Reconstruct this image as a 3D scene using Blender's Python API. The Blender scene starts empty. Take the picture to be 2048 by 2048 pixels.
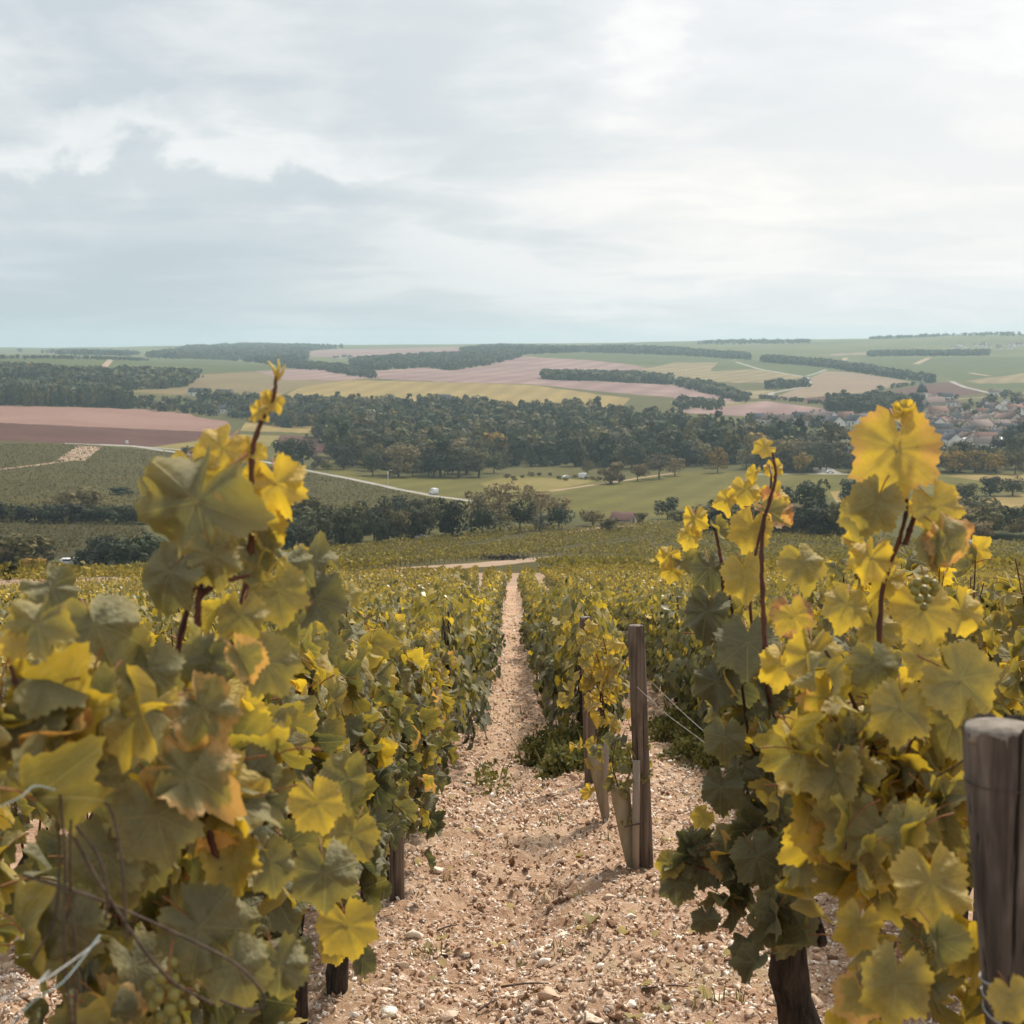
import bpy, math, random
import numpy as np
from mathutils import Vector, Matrix, geometry

R = math.radians
rng = np.random.default_rng(7)
random.seed(7)
SC = bpy.context.scene
COL = SC.collection

# ------------------------------------------------------------------ camera
F = 2048 * 35.0 / 24.0                     # focal length in photo pixels
HORIZON = 678.0
PITCH = math.atan((1024 - HORIZON) / F)
cam_d = bpy.data.cameras.new('camera')
cam_d.sensor_fit = 'HORIZONTAL'
cam_d.sensor_width = 24.0
cam_d.lens = 35.0
cam_d.clip_start = 0.05
cam_d.clip_end = 40000
cam_d.dof.use_dof = True
cam_d.dof.focus_distance = 6.5
cam_d.dof.aperture_fstop = 7.0
cam = bpy.data.objects.new('camera', cam_d)
cam.rotation_euler = (R(90) - PITCH, 0, 0)
COL.objects.link(cam)
SC.camera = cam

# ------------------------------------------------------------------ light
SC.view_settings.view_transform = 'Standard'
SC.view_settings.look = 'None'
SC.view_settings.exposure = 0.18
SC.view_settings.gamma = 1.0
SC.view_settings.use_curve_mapping = False

SUN_AZ, SUN_EL = R(28), R(48)              # azimuth from +Y towards +X
sun_d = bpy.data.lights.new('sun', 'SUN')
sun_d.energy = 5.0
sun_d.angle = R(6)
sun_d.color = (1.0, 0.93, 0.82)
sun = bpy.data.objects.new('sun', sun_d)
to_sun = Vector((math.sin(SUN_AZ) * math.cos(SUN_EL), math.cos(SUN_AZ) * math.cos(SUN_EL), math.sin(SUN_EL)))
sun.rotation_euler = (-to_sun).to_track_quat('-Z', 'Y').to_euler()
sun.location = (0, 0, 30)
COL.objects.link(sun)


class NT:
    """small helper round a node tree"""
    def __init__(self, tree):
        self.t = tree
        self.t.nodes.clear()

    def n(self, kind, **kw):
        nd = self.t.nodes.new(kind)
        for k, v in kw.items():
            if k.startswith('i_'):
                nd.inputs[int(k[2:])].default_value = v
            else:
                setattr(nd, k, v)
        return nd

    def set(self, sock, v):
        if hasattr(v, 'is_linked') or isinstance(v, bpy.types.NodeSocket):
            self.t.links.new(v, sock)
        elif isinstance(v, (tuple, list)) and len(v) == 3 and sock.type == 'RGBA':
            sock.default_value = (*v, 1)
        else:
            sock.default_value = v

    def m(self, op, a, b=0.0, c=0.0, clamp=False):
        nd = self.t.nodes.new('ShaderNodeMath')
        nd.operation = op
        nd.use_clamp = clamp
        self.set(nd.inputs[0], a)
        self.set(nd.inputs[1], b)
        self.set(nd.inputs[2], c)
        return nd.outputs[0]

    def mix(self, f, a, b, mode='MIX'):
        nd = self.t.nodes.new('ShaderNodeMix')
        nd.data_type = 'RGBA'
        nd.blend_type = mode
        self.set(nd.inputs[0], f)
        self.set(nd.inputs[6], a)
        self.set(nd.inputs[7], b)
        return nd.outputs[2]

    def noise(self, vec, scale, detail=3, rough=0.55, dist=0.0):
        nd = self.t.nodes.new('ShaderNodeTexNoise')
        if vec is not None:
            self.t.links.new(vec, nd.inputs['Vector'])
        nd.inputs['Scale'].default_value = scale
        nd.inputs['Detail'].default_value = detail
        nd.inputs['Roughness'].default_value = rough
        nd.inputs['Distortion'].default_value = dist
        return nd.outputs[0]

    def ss(self, v, lo, hi, a=0.0, b=1.0):
        nd = self.t.nodes.new('ShaderNodeMapRange')
        nd.interpolation_type = 'SMOOTHSTEP'
        self.set(nd.inputs[0], v)
        for i, x in enumerate((lo, hi, a, b)):
            nd.inputs[1 + i].default_value = x
        return nd.outputs[0]

    def lin(self, v, lo, hi, a=0.0, b=1.0):
        nd = self.t.nodes.new('ShaderNodeMapRange')
        self.set(nd.inputs[0], v)
        for i, x in enumerate((lo, hi, a, b)):
            nd.inputs[1 + i].default_value = x
        return nd.outputs[0]

    def ramp(self, v, stops):
        nd = self.t.nodes.new('ShaderNodeValToRGB')
        self.set(nd.inputs[0], v)
        e = nd.color_ramp.elements
        while len(e) > 1:
            e.remove(e[-1])
        e[0].position, e[0].color = stops[0][0], (*stops[0][1], 1)
        for p, c in stops[1:]:
            q = e.new(p)
            q.color = (*c, 1)
        return nd.outputs[0]

    def scale(self, vec, s):
        nd = self.t.nodes.new('ShaderNodeVectorMath')
        nd.operation = 'MULTIPLY'
        self.t.links.new(vec, nd.inputs[0])
        nd.inputs[1].default_value = s
        return nd.outputs[0]


# sky: Nishita sky under broken stratocumulus cloud
w = bpy.data.worlds.new('World')
SC.world = w
w.use_nodes = True
k = NT(w.node_tree)
STR = 0.10
sky = k.n('ShaderNodeTexSky', sky_type='NISHITA')
sky.sun_disc = False
sky.sun_elevation = SUN_EL
sky.sun_rotation = SUN_AZ
sky.air_density = 1.0
sky.dust_density = 2.0
tc = k.n('ShaderNodeTexCoord')
sep = k.n('ShaderNodeSeparateXYZ')
k.t.links.new(tc.outputs['Generated'], sep.inputs[0])
dx, dy, dz = sep.outputs
zz = k.m('ADD', k.m('MAXIMUM', dz, 0.0), 0.13)
comb = k.n('ShaderNodeCombineXYZ')
k.set(comb.inputs[0], k.m('DIVIDE', dx, zz))
k.set(comb.inputs[1], k.m('DIVIDE', dy, zz))
comb.inputs[2].default_value = 3.7
lay = comb.outputs[0]
big = k.noise(k.scale(lay, (0.8, 1.0, 1.0)), 0.75, 4, 0.5, 0.3)
med = k.noise(k.scale(lay, (0.85, 1.0, 1.0)), 1.9, 5, 0.55, 0.5)
fin = k.noise(k.scale(tc.outputs['Generated'], (3.4, 3.4, 7.5)), 1.5, 7, 0.58, 0.25)
# brightness side: towards the veiled sun on the right
sunward = k.m('ADD', k.m('MULTIPLY', dx, math.sin(SUN_AZ)), k.m('MULTIPLY', dy, math.cos(SUN_AZ)))
azl = k.ss(dx, -0.34, 0.36)
shade = k.m('ADD', k.m('MULTIPLY', big, 0.26), k.m('ADD', k.m('MULTIPLY', med, 0.32), k.m('MULTIPLY', fin, 0.42)))
lum = k.ss(shade, 0.42, 0.585)
cloud = k.ramp(lum, [(0.0, (5.3, 5.95, 6.35)), (0.35, (6.3, 6.75, 7.0)), (0.7, (7.1, 7.35, 7.55)), (1.0, (8.8, 8.8, 8.7))])
cloud = k.mix(k.m('MULTIPLY', azl, 0.62), cloud, (8.9, 8.9, 8.85))
low = k.ss(dz, 0.20, 0.0)
lowleft = k.m('MULTIPLY', low, k.ss(dx, 0.18, -0.30))
cloud = k.mix(k.m('MULTIPLY', lowleft, 0.72), cloud, (3.75, 4.8, 5.35))
cloud = k.mix(k.m('MULTIPLY', low, 0.25), cloud, (6.4, 6.9, 7.1))
glow = k.m('MULTIPLY', k.ss(k.m('ABSOLUTE', k.m('SUBTRACT', dz, 0.095)), 0.085, 0.0), k.ss(dx, -0.12, 0.20))
cloud = k.mix(k.m('MULTIPLY', glow, k.m('ADD', 0.30, k.m('MULTIPLY', lum, 0.55))), cloud, (9.2, 8.95, 8.5))
bv = k.m('ADD', dz, k.m('MULTIPLY', k.m('SUBTRACT', k.noise(k.scale(tc.outputs['Generated'], (7.0, 7.0, 11.0)), 1.7, 7, 0.55, 0.2), 0.5), 0.13))
bank = k.m('MULTIPLY', k.m('MULTIPLY', k.ss(bv, 0.118, 0.104), k.ss(bv, 0.062, 0.098)), k.ss(dx, -0.02, -0.14))
cloud = k.mix(k.m('MULTIPLY', bank, 0.7), cloud, (5.2, 5.9, 6.3))
rimc = k.m('MULTIPLY', k.m('MULTIPLY', k.ss(bv, 0.108, 0.120), k.ss(bv, 0.145, 0.122)), k.ss(dx, 0.0, -0.12))
cloud = k.mix(k.m('MULTIPLY', rimc, 0.6), cloud, (8.3, 8.4, 8.4))
cover = k.ss(shade, 0.28, 0.42, 0.80, 0.97)
skc = k.mix(cover, sky.outputs[0], cloud)
bg = k.n('ShaderNodeBackground')
bg.inputs[1].default_value = STR
k.t.links.new(skc, bg.inputs[0])
wo = k.n('ShaderNodeOutputWorld')
k.t.links.new(bg.outputs[0], wo.inputs[0])


# ------------------------------------------------------------------ object helpers
def tag(o, label=None, cat=None, group=None, kind=None):
    if label: o['label'] = label
    if cat: o['category'] = cat
    if group: o['group'] = group
    if kind: o['kind'] = kind
    return o


def mesh_np(name, V, faces, mats=(), uv=None, tint=None, rim=None, smooth=False, matidx=None):
    """V (n,3); faces: an (m,k) int array, or a list of such arrays"""
    V = np.asarray(V, dtype=np.float32).reshape(-1, 3)
    if isinstance(faces, np.ndarray):
        faces = [faces]
    faces = [np.asarray(f, dtype=np.int32) for f in faces if len(f)]
    me = bpy.data.meshes.new(name)
    me.vertices.add(len(V))
    me.vertices.foreach_set('co', V.ravel())
    loops = np.concatenate([f.ravel() for f in faces])
    sizes = np.concatenate([np.full(len(f), f.shape[1], dtype=np.int32) for f in faces])
    starts = np.concatenate([[0], np.cumsum(sizes)[:-1]]).astype(np.int32)
    me.loops.add(len(loops))
    me.loops.foreach_set('vertex_index', loops)
    me.polygons.add(len(sizes))
    me.polygons.foreach_set('loop_start', starts)
    if smooth:
        me.polygons.foreach_set('use_smooth', np.ones(len(sizes), dtype=bool))
    if matidx is not None:
        me.polygons.foreach_set('material_index', np.asarray(matidx, dtype=np.int32))
    if uv is not None:
        l = me.uv_layers.new(name='UVMap')
        l.data.foreach_set('uv', np.asarray(uv, dtype=np.float32)[loops].ravel())
    if tint is not None:
        a = me.attributes.new('tint', 'FLOAT_COLOR', 'POINT')
        t = np.ones((len(V), 4), dtype=np.float32)
        t[:, :3] = tint
        a.data.foreach_set('color', t.ravel())
    if rim is not None:
        a = me.attributes.new('rim', 'FLOAT', 'POINT')
        a.data.foreach_set('value', np.asarray(rim, dtype=np.float32))
    for m in mats:
        me.materials.append(m)
    me.update(calc_edges=True)
    me.validate()
    return me


def link(name, data, parent=None, loc=None, rot=None, scale=None):
    o = bpy.data.objects.new(name, data)
    COL.objects.link(o)
    if parent is not None: o.parent = parent
    if loc is not None: o.location = loc
    if rot is not None: o.rotation_euler = rot
    if scale is not None: o.scale = scale
    return o


class MB:
    """collects simple solids into one mesh"""
    def __init__(self):
        self.v, self.q, self.t = [], [], []
        self.n = 0

    def add(self, V, quads=(), tris=()):
        b = self.n
        self.v.append(np.asarray(V, dtype=float).reshape(-1, 3))
        self.n += len(self.v[-1])
        self.q += [[i + b for i in f] for f in quads]
        self.t += [[i + b for i in f] for f in tris]

    def box(self, c, s, rz=0.0):
        c = np.asarray(c, float); s = np.asarray(s, float) / 2
        P = np.array([[x, y, z] for z in (-1, 1) for x, y in ((-1, -1), (1, -1), (1, 1), (-1, 1))]) * s
        ca, sa = math.cos(rz), math.sin(rz)
        P = np.stack([P[:, 0] * ca - P[:, 1] * sa, P[:, 0] * sa + P[:, 1] * ca, P[:, 2]], 1) + c
        self.add(P, [(0, 3, 2, 1), (4, 5, 6, 7), (0, 1, 5, 4), (1, 2, 6, 5), (2, 3, 7, 6), (3, 0, 4, 7)])

    def tube(self, pts, rad, n=8, cap=True, jitter=0.0, seed=0):
        rg = np.random.default_rng(seed)
        pts = np.asarray(pts, float)
        rad = np.broadcast_to(np.asarray(rad, float), (len(pts),))
        V = []
        prev = None
        for i, p in enumerate(pts):
            d = pts[min(i + 1, len(pts) - 1)] - pts[max(i - 1, 0)]
            d = d / (np.linalg.norm(d) + 1e-9)
            a = prev if prev is not None else (np.array([1., 0, 0]) if abs(d[0]) < .8 else np.array([0, 1., 0]))
            a = a - d * a.dot(d); a /= np.linalg.norm(a) + 1e-9
            prev = a
            b = np.cross(d, a)
            for j in range(n):
                th = 2 * math.pi * j / n
                rr = rad[i] * (1 + jitter * rg.uniform(-1, 1))
                V.append(p + (a * math.cos(th) + b * math.sin(th)) * rr)
        q = [(i * n + j, i * n + (j + 1) % n, (i + 1) * n + (j + 1) % n, (i + 1) * n + j) for i in range(len(pts) - 1) for j in range(n)]
        t = []
        if cap:
            V.append(pts[0]); V.append(pts[-1])
            c0, c1 = len(V) - 2, len(V) - 1
            t += [(c0, (j + 1) % n, j) for j in range(n)]
            o = (len(pts) - 1) * n
            t += [(c1, o + j, o + (j + 1) % n) for j in range(n)]
        self.add(V, q, t)

    def data(self, name, mat, smooth=False):
        fs = []
        if self.q: fs.append(np.array(self.q))
        if self.t: fs.append(np.array(self.t))
        return mesh_np(name, np.concatenate(self.v), fs, [mat], smooth=smooth)

    def build(self, name, mat, parent=None, smooth=False, **kw):
        return link(name, self.data(name, mat, smooth), parent, **kw)


def new_mat(name):
    m = bpy.data.materials.new(name)
    m.use_nodes = True
    return m, NT(m.node_tree)


def finish(k, color, rough=0.9, spec=0.2, bump=None, bstr=0.3, bdist=0.02, transl=None, tfac=0.0):
    p = k.n('ShaderNodeBsdfPrincipled')
    k.set(p.inputs['Base Color'], color)
    k.set(p.inputs['Roughness'], rough)
    p.inputs['Specular IOR Level'].default_value = spec
    if bump is not None:
        b = k.n('ShaderNodeBump')
        b.inputs['Strength'].default_value = bstr
        b.inputs['Distance'].default_value = bdist
        k.set(b.inputs['Height'], bump)
        k.t.links.new(b.outputs[0], p.inputs['Normal'])
    out = k.n('ShaderNodeOutputMaterial')
    sh = p.outputs[0]
    if transl is not None:
        tr = k.n('ShaderNodeBsdfTranslucent')
        k.set(tr.inputs[0], transl)
        mx = k.n('ShaderNodeMixShader')
        mx.inputs[0].default_value = tfac
        k.t.links.new(sh, mx.inputs[1]); k.t.links.new(tr.outputs[0], mx.inputs[2])
        sh = mx.outputs[0]
    k.t.links.new(sh, out.inputs[0])


def world_pos(k):
    return k.n('ShaderNodeNewGeometry').outputs['Position']


def field_mat(name, c1, c2, scale=0.02, stripe=None, c3=None, fine=0.4):
    """open field: two tones by broad noise, finer mottling and, where drilled or ploughed, faint lines"""
    c1, c2 = tuple(x * 0.70 for x in c1), tuple(x * 0.70 for x in c2)
    if c3: c3 = tuple(x * 0.66 for x in c3)
    m, k = new_mat(name)
    P = world_pos(k)
    P = k.scale(P, (1, 1, 0))
    a = k.ss(k.noise(P, scale, 4, 0.6), 0.35, 0.65)
    col = k.mix(a, c1, c2)
    f = k.noise(P, fine, 3, 0.65)
    col = k.mix(k.ss(f, 0.35, 0.7, 0.0, 0.45), col, tuple(x * 0.62 for x in c1))
    if stripe:
        ang, period, amount = stripe
        vr = k.n('ShaderNodeVectorRotate', rotation_type='Z_AXIS')
        k.t.links.new(P, vr.inputs['Vector']); vr.inputs['Angle'].default_value = ang
        wv = k.n('ShaderNodeTexWave')
        k.t.links.new(vr.outputs[0], wv.inputs[0])
        wv.inputs['Scale'].default_value = 0.314 / period
        wv.inputs['Distortion'].default_value = 2.0
        wv.inputs['Detail'].default_value = 3
        wv.inputs['Detail Scale'].default_value = 0.4
        col = k.mix(k.m('MULTIPLY', wv.outputs[1], min(.8, amount * 1.5)), col, c3 or tuple(x * 0.5 for x in c1))
    finish(k, col, 0.95, 0.05)
    return m


# ------------------------------------------------------------------ picture <-> place
cp, sp_ = math.cos(PITCH), math.sin(PITCH)


def ray(px, py):
    a = (px - 1024.0) / F
    b = (py - 1024.0) / F
    return np.array([a, cp - b * sp_, -sp_ - b * cp])


def at(px, py, depth):
    """the point seen at a photo pixel, DEPTH metres in front of the camera"""
    return ray(px, py) * depth


BETA = PITCH + math.atan((1108 - 1024) / F)
TB = math.tan(BETA)
H0 = 1.53

# distance (m) at which the ground shows at a photo row, for five columns of the photo
COLS = {
    -500: [(85, 1166), (105, 1158), (135, 1164), (300, 1160), (350, 1115), (450, 1042), (520, 1006), (870, 886), (1000, 849), (1250, 811), (1450, 783), (1800, 738), (2500, 714), (2900, 712), (4200, 708), (6200, 696), (8500, 700)],
    0: [(85, 1166), (105, 1158), (135, 1164), (300, 1158), (350, 1115), (450, 1042), (520, 1005), (870, 886), (1000, 849), (1250, 811), (1450, 783), (1800, 738), (2500, 714), (2900, 712), (4200, 708), (6200, 696), (8500, 700)],
    500: [(85, 1164), (110, 1150), (150, 1141), (200, 1136), (250, 1128), (330, 1104), (400, 1076), (490, 1032), (650, 962), (860, 902), (1080, 862), (1300, 830), (1480, 796), (1800, 760), (2300, 738), (3000, 724), (4300, 704), (6000, 690), (8500, 696)],
    1024: [(85, 1162), (110, 1149), (150, 1138), (200, 1131), (250, 1125), (290, 1114), (350, 1090), (450, 1048), (520, 1024), (740, 953), (1000, 900), (1300, 846), (1500, 802), (1800, 765), (2600, 722), (3600, 702), (4600, 692), (6000, 688), (8500, 694)],
    1536: [(85, 1162), (110, 1149), (150, 1138), (200, 1131), (250, 1124), (290, 1114), (350, 1092), (450, 1051), (520, 1024), (760, 946), (960, 898), (1180, 850), (1400, 818), (1700, 792), (2100, 762), (2700, 730), (3600, 704), (4600, 686), (6000, 680), (8500, 686)],
    2048: [(85, 1162), (110, 1149), (150, 1138), (200, 1131), (250, 1125), (290, 1116), (350, 1096), (450, 1060), (540, 1026), (780, 946), (930, 908), (1050, 876), (1280, 838), (1600, 800), (2000, 774), (2600, 740), (3400, 706), (4400, 674), (5200, 669), (6500, 674), (8500, 680)],
    2600: [(85, 1162), (110, 1149), (150, 1138), (200, 1131), (250, 1125), (290, 1116), (350, 1096), (450, 1060), (540, 1026), (780, 946), (930, 908), (1050, 876), (1280, 838), (1600, 800), (2000, 774), (2600, 740), (3400, 706), (4400, 670), (5200, 662), (6500, 666), (8500, 672)],
}
LG = np.linspace(math.log(60), math.log(9000), 400)
cpx = np.array(sorted(COLS))
ctab = []
for c in cpx:
    rr = np.log([p[0] for p in COLS[c]]); yy = np.array([p[1] for p in COLS[c]], float)
    y = np.interp(LG, rr, yy)
    kern = np.hanning(15); kern /= kern.sum()
    ypad = np.concatenate([np.full(7, y[0]), y, np.full(7, y[-1])])
    y = np.convolve(ypad, kern, 'valid')
    ctab.append(y)
ctab = np.array(ctab)


def tan_alpha(py, px=1024.0):
    a = (px - 1024.0) / F
    b = (py - 1024.0) / F
    return (sp_ + b * cp) / np.sqrt(a * a + (cp - b * sp_) ** 2)


def hump(x, y, s, ph):
    return np.sin(x / s + ph) * np.cos(y / (s * 1.3) - ph * 1.7) + 0.5 * np.sin((x + y) / (s * 0.47) + ph * 3)


def zfun(x, y):
    x = np.asarray(x, float); y = np.asarray(y, float)
    r = np.maximum(np.hypot(x, y), 1e-3)
    plane = -H0 - TB * np.maximum(y, -14) - 0.0012 * np.minimum(x, 0) ** 2
    th = np.arctan2(x, np.maximum(y, 1e-3))
    th = np.clip(th, -0.75, 0.75)
    px = 1024 + F * np.tan(th)
    u = np.clip(np.interp(px, cpx, np.arange(len(cpx))), 0, len(cpx) - 1.001)
    i = u.astype(int); f = u - i
    f = f * f * (3 - 2 * f)
    lr = np.clip((np.log(np.maximum(r, 60)) - LG[0]) / (LG[1] - LG[0]), 0, len(LG) - 1.001)
    j = lr.astype(int); g = lr - j
    def samp(ii):
        return ctab[ii, j] * (1 - g) + ctab[ii, j + 1] * g
    py = samp(i) * (1 - f) + samp(np.minimum(i + 1, len(cpx) - 1)) * f
    far = -r * tan_alpha(py, np.clip(px, -500, 2600))
    far = far + hump(x, y, 170, 1.0) * np.clip((r - 1300) / 2500, 0, 1) * 2.5
    b = np.clip((r - 68) / 40, 0, 1); b = b * b * (3 - 2 * b)
    return plane * (1 - b) + far * b


RS = np.exp(np.linspace(math.log(1.2), math.log(8400), 2600))


def ground(px, py, rmin=1.2):
    """where the sight line of a photo pixel meets the ground: x, y, z"""
    d = ray(px, py)
    h = math.hypot(d[0], d[1])
    ux, uy, t = d[0] / h, d[1] / h, -d[2] / h
    rs = RS[RS >= rmin]
    diff = -rs * t - zfun(rs * ux, rs * uy)
    hit = np.nonzero(diff < 0)[0]
    r = rs[hit[0]] if len(hit) else 8000.0
    return np.array([r * ux, r * uy, float(zfun(r * ux, r * uy))])


def polar(p):
    return (math.atan2(p[0], p[1]), math.log(math.hypot(p[0], p[1])))


def dense(poly, step=28.0, closed=True):
    out = []
    n = len(poly)
    for i in range(n if closed else n - 1):
        a, b = np.array(poly[i], float), np.array(poly[(i + 1) % n], float)
        m = max(1, int(np.linalg.norm(b - a) / step))
        out += [tuple(a + (b - a) * j / m) for j in range(m)]
    if not closed: out.append(tuple(poly[-1]))
    return out


erg = np.random.default_rng(99)


def polar_poly(poly, rmin=62):
    return [polar(ground(x + erg.normal() * .9, y + erg.normal() * .28, rmin)) for x, y in dense(poly, 13.0)]


def strip_poly(pts, width, rmin=62):
    """a lane of WIDTH metres whose middle follows photo pixels"""
    W = [ground(x, y, rmin)[:2] for x, y in dense(pts, 14, closed=False)]
    L, Rr = [], []
    for i, p in enumerate(W):
        d = W[min(i + 1, len(W) - 1)] - W[max(i - 1, 0)]
        d /= np.linalg.norm(d) + 1e-9
        nrm = np.array([-d[1], d[0]]) * width / 2
        L.append(p + nrm); Rr.append(p - nrm)
    return [polar(p) for p in L + Rr[::-1]]


def inside(poly, X, Y):
    """even-odd test, arrays"""
    res = np.zeros(len(X), bool)
    n = len(poly)
    for i in range(n):
        x1, y1 = poly[i]; x2, y2 = poly[(i + 1) % n]
        if y1 == y2: continue
        c = ((y1 > Y) != (y2 > Y)) & (X < (x2 - x1) * (Y - y1) / (y2 - y1) + x1)
        res ^= c
    return res


def scatter_in(pp, n_max, area_each, rg):
    """points on the ground inside a polar polygon, one per AREA_EACH square metres"""
    th = np.array([p[0] for p in pp]); lr = np.array([p[1] for p in pp])
    X = np.exp(lr) * np.sin(th); Y = np.exp(lr) * np.cos(th)
    x0, x1, y0, y1 = X.min(), X.max(), Y.min(), Y.max()
    n = int(min((x1 - x0) * (y1 - y0) / area_each, 60000))
    xs = rg.uniform(x0, x1, n); ys = rg.uniform(y0, y1, n)
    ok = inside(pp, np.arctan2(xs, ys), np.log(np.hypot(xs, ys)))
    xs, ys = xs[ok], ys[ok]
    if len(xs) > n_max:
        s = rg.choice(len(xs), n_max, replace=False)
        xs, ys = xs[s], ys[s]
    return xs, ys, zfun(xs, ys)


# ------------------------------------------------------------------ the land: one sheet, cut along its field edges
PINK = field_mat('pale ploughed earth', (0.34, 0.195, 0.155), (0.40, 0.25, 0.20), 0.012, (0.5, 8.0, 0.5), (0.24, 0.13, 0.105), 0.15)
PINK2 = field_mat('dusky rose earth', (0.30, 0.185, 0.175), (0.42, 0.29, 0.25), 0.006, (0.25, 42.0, 0.34), (0.22, 0.13, 0.12), 0.08)
REDD = field_mat('dark ploughed earth', (0.125, 0.055, 0.044), (0.165, 0.078, 0.062), 0.02, (0.1, 7.0, 0.25), None, 0.2)
STUB = field_mat('straw stubble', (0.33, 0.24, 0.085), (0.40, 0.29, 0.11), 0.01, (0.12, 28.0, 0.22), None, 0.15)
TAN = field_mat('dry tan stubble', (0.29, 0.22, 0.115), (0.36, 0.28, 0.15), 0.008, (0.4, 30.0, 0.3), None, 0.12)
BROWN = field_mat('brownish stubble', (0.23, 0.17, 0.085), (0.28, 0.21, 0.10), 0.01, (0.7, 12.0, 0.2), None, 0.15)
CONT = field_mat('contour drilled earth', (0.33, 0.235, 0.165), (0.38, 0.29, 0.17), 0.01, (1.15, 34.0, 0.6), (0.24, 0.16, 0.12), 0.1)
MEAD = field_mat('meadow grass', (0.145, 0.130, 0.030), (0.185, 0.160, 0.040), 0.02, (0.3, 17.0, 0.2), None, 0.35)
MEADL = field_mat('pale meadow grass', (0.23, 0.19, 0.055), (0.29, 0.23, 0.08), 0.02, None, None, 0.3)
VINE_L = field_mat('vineyard ground', (0.105, 0.088, 0.030), (0.135, 0.11, 0.036), 0.025, (0.35, 5.0, 0.4), (0.05, 0.048, 0.018), 0.45)
VINE_D = field_mat('dark vineyard ground', (0.075, 0.065, 0.028), (0.10, 0.08, 0.032), 0.025, (0.35, 4.0, 0.4), (0.04, 0.038, 0.016), 0.5)
VINE_H = field_mat('green hill vineyard', (0.105, 0.125, 0.042), (0.14, 0.15, 0.05), 0.006, (0.8, 34.0, 0.35), None, 0.06)
GRASS = field_mat('rough grass', (0.10, 0.095, 0.032), (0.145, 0.125, 0.042), 0.012, None, None, 0.2)
HILLG = field_mat('distant hill grass', (0.12, 0.13, 0.05), (0.19, 0.185, 0.075), 0.003, None, None, 0.03)
ROAD = field_mat('pale chalk road', (0.36, 0.335, 0.295), (0.50, 0.465, 0.41), 0.05, None, None, 0.6)
TRACK = field_mat('dirt track', (0.42, 0.29, 0.20), (0.50, 0.36, 0.26), 0.05, None, None, 0.5)
LITTER = field_mat('wood floor', (0.05, 0.048, 0.022), (0.075, 0.066, 0.03), 0.03, None, None, 0.3)

FIELDS = []      # (name, polar polygon, material); later ones win where they overlap


def field(name, poly, mat):
    FIELDS.append((name, polar_poly(poly), mat))


def lane(name, pts, width, mat):
    FIELDS.append((name, strip_poly(pts, width), mat))


field('hill_terrain', [(-300, 745), (300, 745), (540, 742), (780, 757), (1100, 757), (1500, 765), (1860, 764), (2400, 790), (2400, 640), (-300, 640)], HILLG)
field('vineyard_slope', [(-60, 712), (0, 712), (214, 717), (435, 720), (572, 734), (536, 741), (402, 747), (308, 745), (217, 745), (90, 736), (-60, 730)], VINE_H)
field('ploughed_field', [(95, 706), (135, 704), (145, 708), (100, 709)], PINK2)
field('ploughed_field', [(615, 702), (650, 699), (918, 694), (962, 705), (802, 709), (798, 714), (690, 716), (616, 712)], PINK2)
field('ploughed_field', [(940, 693), (1000, 690), (1065, 691), (1070, 695), (980, 697)], PINK2)
field('grass_field', [(1048, 713), (1175, 704), (1350, 709), (1470, 716), (1460, 722), (1350, 732), (1266, 729), (1157, 720)], VINE_H)
field('brown_field', [(246, 783), (362, 776), (402, 749), (536, 741), (572, 760), (700, 760), (600, 776), (560, 790), (440, 792), (340, 789)], BROWN)
field('ploughed_field', [(510, 742), (640, 735), (690, 745), (760, 757), (700, 760), (572, 760)], PINK2)
field('ploughed_field', [(740, 742), (853, 734), (900, 742), (968, 731), (958, 720), (1048, 713), (1175, 720), (1266, 730), (1300, 738), (1100, 748), (1077, 758), (1350, 770), (1490, 800), (1440, 802), (1230, 786), (1050, 768), (900, 765), (760, 758)], PINK2)
field('stubble_field', [(555, 798), (600, 775), (700, 760), (900, 765), (1060, 770), (1160, 784), (1260, 797), (1240, 818), (1050, 818), (900, 815), (760, 812), (650, 806)], STUB)
field('stubble_field', [(1290, 737), (1348, 725), (1435, 725), (1420, 741), (1504, 738), (1602, 752), (1609, 763), (1475, 766), (1348, 755), (1280, 742)], TAN)
field('vineyard_slope', [(1435, 725), (1475, 723), (1511, 738), (1424, 743)], VINE_H)
field('vineyard_slope', [(1468, 718), (1602, 727), (1649, 738), (1631, 749), (1602, 752), (1518, 738)], VINE_H)
field('drilled_field', [(1620, 756), (1649, 743), (1710, 745), (1830, 765), (1765, 778), (1700, 790), (1560, 799), (1540, 797), (1616, 771)], CONT)
field('ploughed_field', [(1565, 799), (1757, 785), (1902, 763), (1970, 785), (1855, 801), (1757, 804), (1656, 808)], REDD)
field('ploughed_field', [(1348, 776), (1400, 786), (1475, 801), (1442, 812), (1348, 801)], PINK2)
field('ploughed_field', [(1363, 818), (1530, 802), (1710, 825), (1565, 836), (1363, 826)], PINK2)
field('stubble_field', [(1482, 781), (1551, 781), (1529, 796), (1500, 797)], TAN)
field('stubble_field', [(1340, 803), (1360, 803), (1530, 804), (1440, 816), (1350, 818)], TAN)
field('vineyard_slope', [(1660, 728), (1760, 716), (2120, 712), (2200, 775), (1990, 782), (1900, 758), (1760, 738)], VINE_H)
field('stubble_field', [(2060, 745), (2200, 740), (2200, 762), (1960, 768), (1930, 762)], TAN)
field('ploughed_field', [(1658, 709), (1735, 705), (1740, 708), (1662, 712)], PINK2)
lane('village_street', [(1880, 800), (1960, 795), (2060, 785)], 16, TAN)
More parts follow.
